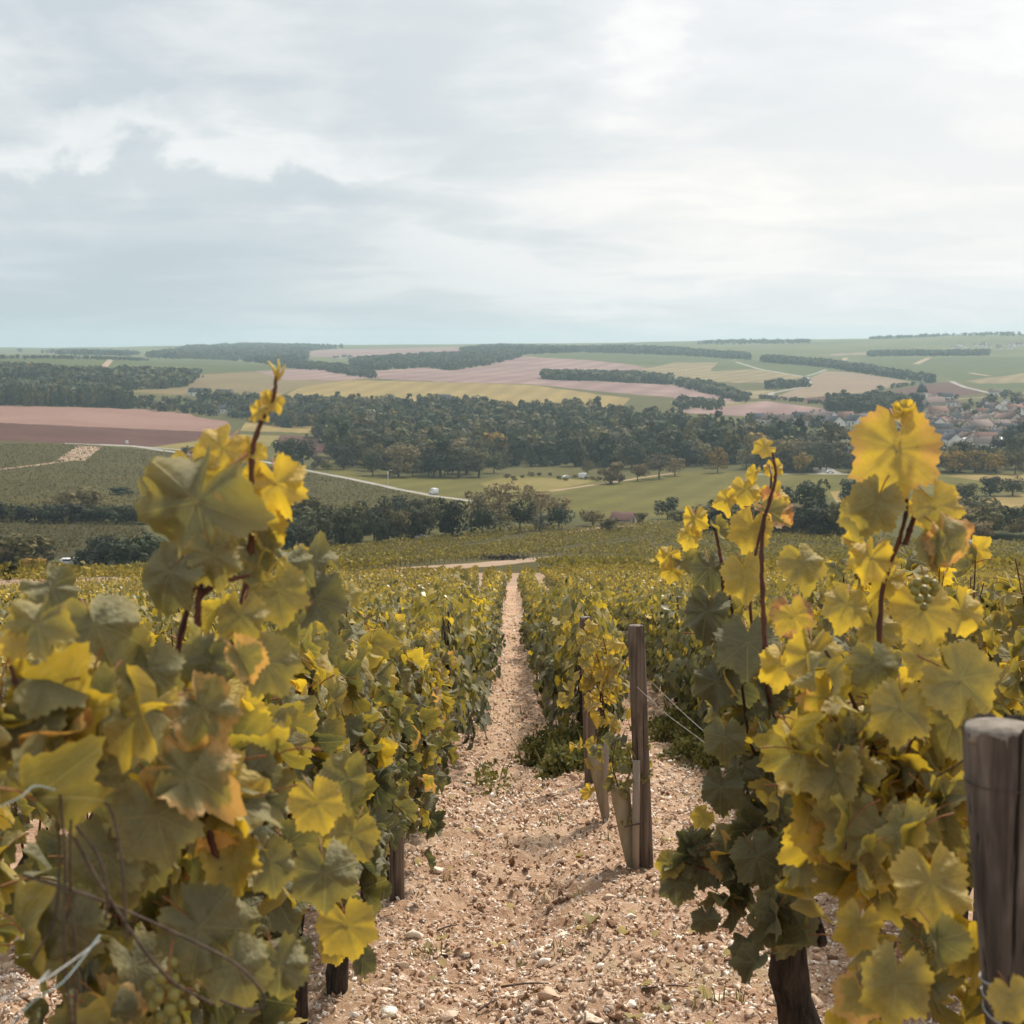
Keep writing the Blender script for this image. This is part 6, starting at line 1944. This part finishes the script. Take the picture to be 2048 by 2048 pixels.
# the tall dark clump at the right edge in front of the village
for i, (px, b_, t_, w_) in enumerate(((2020, 908, 838, 44), (2052, 912, 830, 50), (2000, 910, 862, 36))):
    tree_px(px, b_, t_, w_, 'deep', 'round', ['dark tall tree before the cream houses, middle of three at the right edge', 'dark tall tree cut by the right edge, before the village', 'smaller dark tree left of the tall pair at the right edge'][i])

# clipped hedge on the right
p0, p1 = ground(1930, 1074, 90), ground(2100, 1086, 90)
V_, q_ = [], []
n = 30
rgh = np.random.default_rng(5)
prof = [(-.8, 0), (-.85, 1.2), (-.5, 1.75), (.5, 1.75), (.85, 1.2), (.8, 0)]
dd = unit((p1 - p0)[:2]); nn_ = np.array([-dd[1], dd[0]])
for i in range(n + 1):
    c = p0 + (p1 - p0) * i / n; c[2] = float(zfun(c[0], c[1]))
    for a, b_ in prof:
        V_.append((c[0] - p0[0] + nn_[0] * (a + rgh.normal() * .1), c[1] - p0[1] + nn_[1] * (a + rgh.normal() * .1), c[2] - p0[2] + b_ + rgh.normal() * .08))
for i in range(n):
    for j in range(5): q_.append((i * 6 + j, (i + 1) * 6 + j, (i + 1) * 6 + j + 1, i * 6 + j + 1))
m_hedge = plain('clipped hedge leaves', (.03, .035, .016), (.06, .062, .024), (3, 3, 3), .9, .8, .1)
tag(link('clipped_hedge', mesh_np('clipped_hedge', V_, np.array(q_), [m_hedge]), None, p0), 'long clipped dark hedge above the vines on the right', 'hedge')

# ------------------------------------------------------------------ the village
def flat(name, c, rough=.85, spec=.2):
    m, k = new_mat(name)
    g = k.n('ShaderNodeTexCoord').outputs['Object']
    finish(k, k.mix(k.ss(k.noise(g, .8, 4, .6), .35, .7), c, tuple(x * .82 for x in c)), rough, spec)
    return m


WALLS = {'white': flat('white render', (.78, .76, .72)), 'cream': flat('cream render', (.58, .49, .38)), 'pinkish': flat('pinkish render', (.62, .53, .46)), 'stone': flat('grey stone wall', (.36, .33, .29))}
ROOFS = {'brown': flat('brown tile roof', (.15, .095, .08)), 'red': flat('faded red tile roof', (.29, .165, .13)), 'slate': flat('dark slate roof', (.085, .085, .095)), 'rose': flat('rose tile roof', (.27, .205, .18)), 'white': flat('white sheet roof', (.72, .74, .74))}
m_glass = flat('dark window glass', (.03, .035, .04), .25, .6)
m_door = flat('brown door', (.12, .08, .06))


def house_meshes(w_, l_, h_, rh):
    mb = MB()
    a, b_ = w_ / 2, l_ / 2
    V_ = [(-a, -b_, -1), (a, -b_, -1), (a, b_, -1), (-a, b_, -1), (-a, -b_, h_), (a, -b_, h_), (a, b_, h_), (-a, b_, h_), (0, -b_, h_ + rh), (0, b_, h_ + rh)]
    mb.add(V_, [(0, 1, 5, 4), (1, 2, 6, 5), (2, 3, 7, 6), (3, 0, 4, 7)], [(4, 5, 8), (6, 7, 9)])
    r_ = MB()
    e, t = .35, .18
    for s in (-1, 1):
        V2 = []
        for y in (-b_ - e, b_ + e):
            V2 += [(0, y, h_ + rh + .02), (s * (a + e), y, h_ - rh * e / a + .02), (s * (a + e), y, h_ - rh * e / a + .02 + t), (0, y, h_ + rh + t + .02)]
        f = [(0, 1, 2, 3), (7, 6, 5, 4), (3, 2, 6, 7), (0, 4, 5, 1), (1, 5, 6, 2)]
        r_.add(V2, f if s > 0 else [q[::-1] for q in f])
    c = MB(); c.box((0, b_ * .6, h_ + rh + .3), (.6, .8, 1.5))
    w = MB(); w.box((0, 0, 0), (.12, 1.0, 1.3))
    return mb, r_, c, w


HT = []
for w_, l_, h_, rh in ((7.5, 10, 3.4, 3.0), (8, 13, 3.2, 3.2), (7, 9, 5.0, 2.8), (9, 16, 4.4, 3.6)):
    mb, r_, c, w = house_meshes(w_, l_, h_, rh)
    HT.append(dict(dim=(w_, l_, h_, rh), wall={k_: mb.data('wall', m) for k_, m in WALLS.items()}, roof={k_: r_.data('roof', m) for k_, m in ROOFS.items()},
                   chimney=c.data('chimney', ROOFS['brown']), window=w.data('window', m_glass)))
    dmb = MB(); dmb.box((0, 0, 0), (.1, 1.0, 2.1)); HT[-1]['door'] = dmb.data('door', m_door)


def house(p, rz, kind, wall, roof, label, group=None, sc=1.0, parts=True):
    t = HT[kind]
    o = bpy.data.objects.new('house', None); COL.objects.link(o)
    o.location = p; o.rotation_euler = (0, 0, rz); o.scale = (sc,) * 3
    tag(o, label, 'house', group)
    link('wall', t['wall'][wall], o)
    rf = link('roof', t['roof'][roof], o); link('chimney', t['chimney'], rf)
    w_, l_, h_, rh = t['dim']
    if parts:
        for s in (-1, 1):
            for i in (-1, 0, 1):
                if i == 0 and s < 0:
                    link('door', t['door'], o, (s * w_ / 2, 0, 1.0)); continue
                link('window', t['window'], o, (s * w_ / 2, i * l_ * .3, 1.7))
                if h_ > 4.2: link('window', t['window'], o, (s * w_ / 2, i * l_ * .3, 3.9))
        link('window', t['window'], o, (0, -t['dim'][1] / 2, 2.0), (0, 0, math.pi / 2))
    return o


rg = np.random.default_rng(77)
wn, rn = list(WALLS), ['brown', 'red', 'slate', 'rose']
wname = {'white': 'white', 'cream': 'cream', 'pinkish': 'pink washed', 'stone': 'grey stone'}
rname = {'brown': 'brown tiled', 'red': 'red tiled', 'slate': 'dark slate', 'rose': 'pale rose tiled'}
# the row along the wood: px, base, turn (deg), kind, wall, roof
rowh = [(1512, 848, 95, 0, 'cream', 'slate'), (1540, 850, 20, 0, 'white', 'brown'), (1556, 850, 80, 1, 'pinkish', 'rose'), (1580, 851, 85, 1, 'pinkish', 'rose'), (1600, 851, 95, 2, 'cream', 'slate'), (1618, 852, 80, 0, 'pinkish', 'brown'),
        (1636, 848, 95, 2, 'pinkish', 'rose'), (1650, 850, 30, 3, 'white', 'rose'), (1668, 854, 15, 1, 'white', 'slate'), (1690, 850, 95, 2, 'cream', 'red'), (1708, 852, 30, 0, 'white', 'slate'), (1724, 850, 85, 1, 'white', 'rose'), (1740, 848, 80, 0, 'pinkish', 'red'), (1760, 848, 10, 2, 'white', 'brown')]
pos_w = ['first', 'second', 'third', 'fourth', 'fifth', 'sixth', 'seventh', 'eighth', 'ninth', 'tenth', 'eleventh', 'twelfth', 'thirteenth', 'fourteenth']
for i, (px, py, a, kd, wl, rf) in enumerate(rowh):
    house(ground(px, py), R(a), kd, wl, rf, f'{wname[wl]} house with {rname[rf]} roof, {pos_w[i]} from the left behind the wood', 'houses in the row behind the wood', 1.3)
taken = []
n = 0
while n < 92:
    px = rg.uniform(1840, 2110); f_ = (px - 1840) / 270
    top = 838 - 45 * f_
    py = rg.uniform(top, 900)
    if any((abs(px - a) < 11 and abs(py - b_) < 5) for a, b_ in taken): 
        if rg.random() < .97: continue
    taken.append((px, py))
    p = ground(px, py)
    wl = wn[rg.choice(4, p=[.52, .28, .1, .1])]; rf = rn[rg.choice(4, p=[.40, .10, .36, .14])]
    zone = 'upper slope' if py < 835 else ('middle' if py < 862 else 'lower edge')
    house(p, R(rg.choice([0, 8, -15, 20, 80, 95]) + rg.uniform(-12, 12)), int(rg.integers(4)), wl, rf, f'{wname[wl]} house with {rname[rf]} roof in the {zone} of the village', f'{wname[wl]} houses with {rname[rf]} roofs, {zone} of the village', rg.uniform(.95, 1.2))
    n += 1
# outlying houses
outl = [(1848, 800, 90, 1, 'white', 'rose', 'white house on the field edge left of the church'), (1822, 803, 80, 0, 'white', 'rose', 'small white house farthest left on the field edge by the church'), (1890, 802, 90, 3, 'white', 'slate', 'long white house below the dark red field'),
        (1990, 790, 80, 1, 'white', 'rose', 'pale house with rose roof under the right hand lane'), (1905, 812, 85, 1, 'white', 'rose', 'white house right of the church tower'),
        (440, 826, 90, 0, 'white', 'slate', 'white house among trees left of the yellow shoot, left one'), (456, 824, 40, 1, 'white', 'slate', 'white house among trees left of the yellow shoot, middle one'), (467, 827, 80, 0, 'white', 'rose', 'white house among trees left of the yellow shoot, right one'),
        (395, 793, 85, 3, 'white', 'slate', 'long pale farm building in the distance left of the yellow shoot'), (448, 796, 85, 3, 'white', 'slate', 'second long pale farm building in the distance'),
        (690, 716, 60, 1, 'white', 'slate', 'distant pale house beside the blue wood, left one'), (700, 718, 20, 3, 'stone', 'slate', 'distant large building beside the blue wood'), (672, 718, 90, 1, 'white', 'slate', 'distant pale house beside the blue wood, right below it'),
        (1335, 766, 80, 3, 'white', 'slate', 'distant white farm building at the end of the hedgerow'), (1350, 768, 30, 1, 'white', 'slate', 'second distant farm building at the end of the hedgerow'),
        (885, 806, 85, 3, 'white', 'slate', 'pale farm building half hidden above the big wood')]
for px, py, a, kd, wl, rf, lab in outl:
    house(ground(px, py), R(a), kd, wl, rf, lab)
for i in range(16):
    house(ground(rg.uniform(1900, 2048), rg.uniform(692, 700)), R(rg.uniform(0, 180)), int(rg.integers(4)), 'white', rn[rg.integers(4)], 'tiny pale house of the hamlet high on the right hill', 'houses of the hamlet on the right hill', 1.2, False)
# large cream barn-like houses at the right
house(ground(1955, 868), R(118), 3, 'cream', 'rose', 'large cream house with a bare gable wall in the village', None, 1.25)
house(ground(1992, 866), R(100), 3, 'cream', 'rose', 'large cream house right of the bare gable wall', None, 1.15)


# church
def church(p):
    o = bpy.data.objects.new('church', None); COL.objects.link(o); o.location = p
    o.rotation_euler = (0, 0, R(25))
    tag(o, 'stone church with dark pointed spire above the village', 'church')
    mb = MB(); mb.box((0, 0, 7), (7, 7, 17)); t = mb.build('tower', WALLS['stone'], o)
    s = MB(); s.add([(-3.9, -3.9, 15.4), (3.9, -3.9, 15.4), (3.9, 3.9, 15.4), (-3.9, 3.9, 15.4), (0, 0, 29)], [(3, 2, 1, 0)], [(0, 1, 4), (1, 2, 4), (2, 3, 4), (3, 0, 4)]); s.build('spire', ROOFS['slate'], o)
    for i in range(4):
        a = i * math.pi / 2
        m = MB(); m.box((3.52 * math.cos(a), 3.52 * math.sin(a), 12), (.12, 1.8, 3.4), a); m.build('belfry_opening', m_glass, t)
    n_ = MB(); n_.add([(3.6, -5, -1), (24, -5, -1), (24, 5, -1), (3.6, 5, -1), (3.6, -5, 6), (24, -5, 6), (24, 5, 6), (3.6, 5, 6), (3.6, 0, 11), (24, 0, 11)], [(0, 1, 5, 4), (1, 2, 6, 5), (2, 3, 7, 6)], [(5, 6, 9), (7, 4, 8)]); n_.build('nave', WALLS['stone'], o)
    r_ = MB(); r_.add([(3.55, -5.4, 5.7), (24.4, -5.4, 5.7), (24.4, 0, 11.2), (3.55, 0, 11.2), (24.4, 5.4, 5.7), (3.55, 5.4, 5.7)], [(0, 1, 2, 3), (3, 2, 4, 5)]); r_.build('roof', ROOFS['brown'], o)


church(ground(1843, 818))


def shed(p, rz, w_, l_, h_, roof, label, wall='white'):
    o = bpy.data.objects.new('shed', None); COL.objects.link(o); o.location = p; o.rotation_euler = (0, 0, rz)
    tag(o, label, 'industrial shed')
    mb = MB(); mb.box((0, 0, h_ / 2 - .5), (l_, w_, h_ + 1)); mb.build('wall', WALLS[wall], o)
    r_ = MB(); a, b_ = l_ / 2 + .3, w_ / 2 + .3
    r_.add([(-a, -b_, h_ + .02), (a, -b_, h_ + .02), (a, b_, h_ + .02), (-a, b_, h_ + .02), (-a, 0, h_ + w_ * .12), (a, 0, h_ + w_ * .12)], [(0, 1, 5, 4), (2, 3, 4, 5)], [(1, 2, 5), (3, 0, 4)]); r_.build('roof', ROOFS[roof], o)
    m = MB(); m.box((0, -w_ / 2 - .04, 1.4), (3, .08, 2.8)); m.build('door', m_glass, o)


shed(ground(1962, 892), R(4), 12, 22, 4, 'white', 'low white roofed shed at the lower edge of the village')
shed(ground(2004, 890), R(2), 10, 20, 4, 'white', 'second low white shed, right of the first at the village edge')
shed(ground(1960, 828), R(3), 8, 20, 3, 'white', 'long white roof in the middle of the village slope')

# barn with a red roof at the meadow edge
pb = ground(1247, 1048, 90)
o = bpy.data.objects.new('barn', None); COL.objects.link(o); o.location = pb; o.rotation_euler = (0, 0, R(62))
tag(o, 'small stone barn with a faded red roof at the meadow edge', 'barn')
mb, r_, c, w = house_meshes(5.0, 6.6, 1.7, 1.9)
mb.build('wall', WALLS['stone'], o); r_.build('roof', ROOFS['red'], o)
m = MB(); m.box((0, -3.32, 1.2), (1.2, .1, 1.9)); m.build('opening', m_glass, o)


# ------------------------------------------------------------------ vehicles and small things on the roads
m_white = flat('white paint', (.78, .79, .80), .3, .5)
m_tyre = flat('tyre rubber', (.02, .02, .02))
m_sheet = flat('pale sheet metal', (.62, .64, .66), .5, .4)


def profile_body(prof, w_):
    """side outline pulled across the width"""
    n = len(prof)
    V_ = [(x, -w_ / 2, z) for x, z in prof] + [(x, w_ / 2, z) for x, z in prof]
    q = [(i, (i + 1) % n, n + (i + 1) % n, n + i) for i in range(n)]
    mb = MB(); mb.add(V_, q)
    c0 = (sum(p[0] for p in prof) / n, 0, sum(p[1] for p in prof) / n)
    for s in (0, 1):
        mb.add([(c0[0], (-1 if s == 0 else 1) * w_ / 2, c0[2])] + [V_[s * n + i] for i in range(n)], (), [(0, 1 + (i + 1) % n, 1 + i) if s == 0 else (0, 1 + i, 1 + (i + 1) % n) for i in range(n)])
    return mb


def vehicle(name, cat, p, rz, label, van):
    o = bpy.data.objects.new(name, None); COL.objects.link(o); o.location = p; o.rotation_euler = (0, 0, rz)
    tag(o, label, cat)
    if van:
        prof = [(-2.6, .35), (2.5, .35), (2.6, .9), (2.3, 1.25), (1.6, 2.1), (1.2, 2.5), (-2.55, 2.55), (-2.6, 1.2)]
        glass = [((1.95, 1.66), (.06, 1.6, .7), -.7), ]
        w_ = 1.95
    else:
        prof = [(-2.0, .3), (2.0, .3), (2.05, .7), (1.2, .9), (.6, 1.42), (-1.2, 1.45), (-1.95, 1.0)]
        w_ = 1.7
    profile_body(prof, w_).build('body', m_white, o)
    for s in (-1, 1):
        m = MB()
        if van: m.box((1.2, s * (w_ / 2 + .01), 1.75), (.9, .02, .55))
        else: m.box((-.3, s * (w_ / 2 + .01), 1.16), (1.5, .02, .36))
        m.build('side_window', m_glass, o)
        for x in ((-1.7, 1.7) if van else (-1.3, 1.3)):
            m = MB(); m.tube([(x, s * (w_ / 2 - .12), .34), (x, s * (w_ / 2 + .04), .34)], .34, 14); m.build('wheel', m_tyre, o)
    m = MB()
    if van: m.add([(2.32, -.8, 1.27), (2.32, .8, 1.27), (1.65, .75, 2.07), (1.65, -.75, 2.07)], [(0, 1, 2, 3)])
    else: m.add([(1.23, -.72, .92), (1.23, .72, .92), (.66, .62, 1.40), (.66, -.62, 1.40)], [(0, 1, 2, 3)])
    m.build('windscreen', m_glass, o)


vehicle('delivery_van', 'van', ground(868, 989) + [0, 0, .05], R(115), 'white van driving on the pale lane beside the green meadow', True)
vehicle('parked_car', 'car', ground(838, 1079, 90) + [0, 0, .05], R(5), 'white car parked at the foot of the dark tree belt', False)
vehicle('parked_car', 'car', ground(137, 1131, 90) + [0, 0, .05], R(12), 'white car parked among the bushes at the lower left', False)
vehicle('parked_car', 'car', ground(161, 1129, 90) + [0, 0, .05], R(30), 'pale car behind the bushes at the lower left, right of another', False)
vehicle('parked_car', 'car', ground(1660, 947) + [0, 0, .05], R(8), 'pale car at the road junction below the wood', False)
vehicle('delivery_van', 'van', ground(1168, 957) + [0, 0, .05], R(12), 'white van parked by the allotments', True)
vehicle('parked_car', 'car', ground(1133, 957) + [0, 0, .05], R(30), 'white car at the left of the allotments', False)


def pole(px, py, h, label, head=True):
    p = ground(px, py, 90)
    o = bpy.data.objects.new('street_lamp', None); COL.objects.link(o); o.location = p
    tag(o, label, 'street lamp')
    m = MB(); m.tube([(0, 0, -.3), (0, 0, h)], [.14, .09], 8); m.build('pole', m_sheet, o)
    m = MB(); m.tube([(0, 0, h), (.5, 0, h + .25), (1.2, 0, h + .3)], .08, 6); m.build('arm', m_sheet, o)
    m = MB(); m.box((1.4, 0, h + .3), (.7, .3, .16)); m.build('lamp_head', m_sheet, o)


pole(776, 972, 6.5, 'tall pale lamp beside the lane, left of the white van')
pole(1372, 760, 14, 'slender mast standing in the rose ploughed field')



def sign(px, py, w_, h_, label, low=.6):
    p = ground(px, py, 90)
    o = bpy.data.objects.new('signboard', None); COL.objects.link(o); o.location = p
    tag(o, label, 'sign')
    m = MB(); m.box((0, 0, low + h_ / 2), (w_, .12, h_)); m.build('panel', m_white, o)
    for s in (-1, 1):
        m = MB(); m.box((s * w_ * .35, .1, low / 2), (.1, .08, low + .6)); m.build('leg', m_sheet, o)


sign(254, 893, 1.6, 1.8, 'white roadside panel beside the ploughed field on the left', 1.4)
sign(1940, 1094, 1.6, 1.1, 'small white panel standing in the vine rows on the right', .5)
sign(1540, 948, 2.0, 1.4, 'small white panel beside the road below the wood', .3)
m_cab = flat('white cabinet', (.7, .7, .7))

# ------------------------------------------------------------------ air
m_haze = bpy.data.materials.new('haze')
m_haze.use_nodes = True
nt = m_haze.node_tree; nt.nodes.clear()
pv = nt.nodes.new('ShaderNodeVolumePrincipled')
pv.inputs['Color'].default_value = (.62, .81, .88, 1)
pv.inputs['Density'].default_value = 1.15e-4
pv.inputs['Anisotropy'].default_value = .2
ou = nt.nodes.new('ShaderNodeOutputMaterial')
nt.links.new(pv.outputs[0], ou.inputs[1])
zmin = float(LZ.min()) - 1.5
zmax = max(float(LZ.max()) + 19, 24)
mb = MB(); mb.box((0, 4300, (zmin + zmax) / 2), (11500, 8840, zmax - zmin))
tag(mb.build('haze', m_haze), kind='stuff')
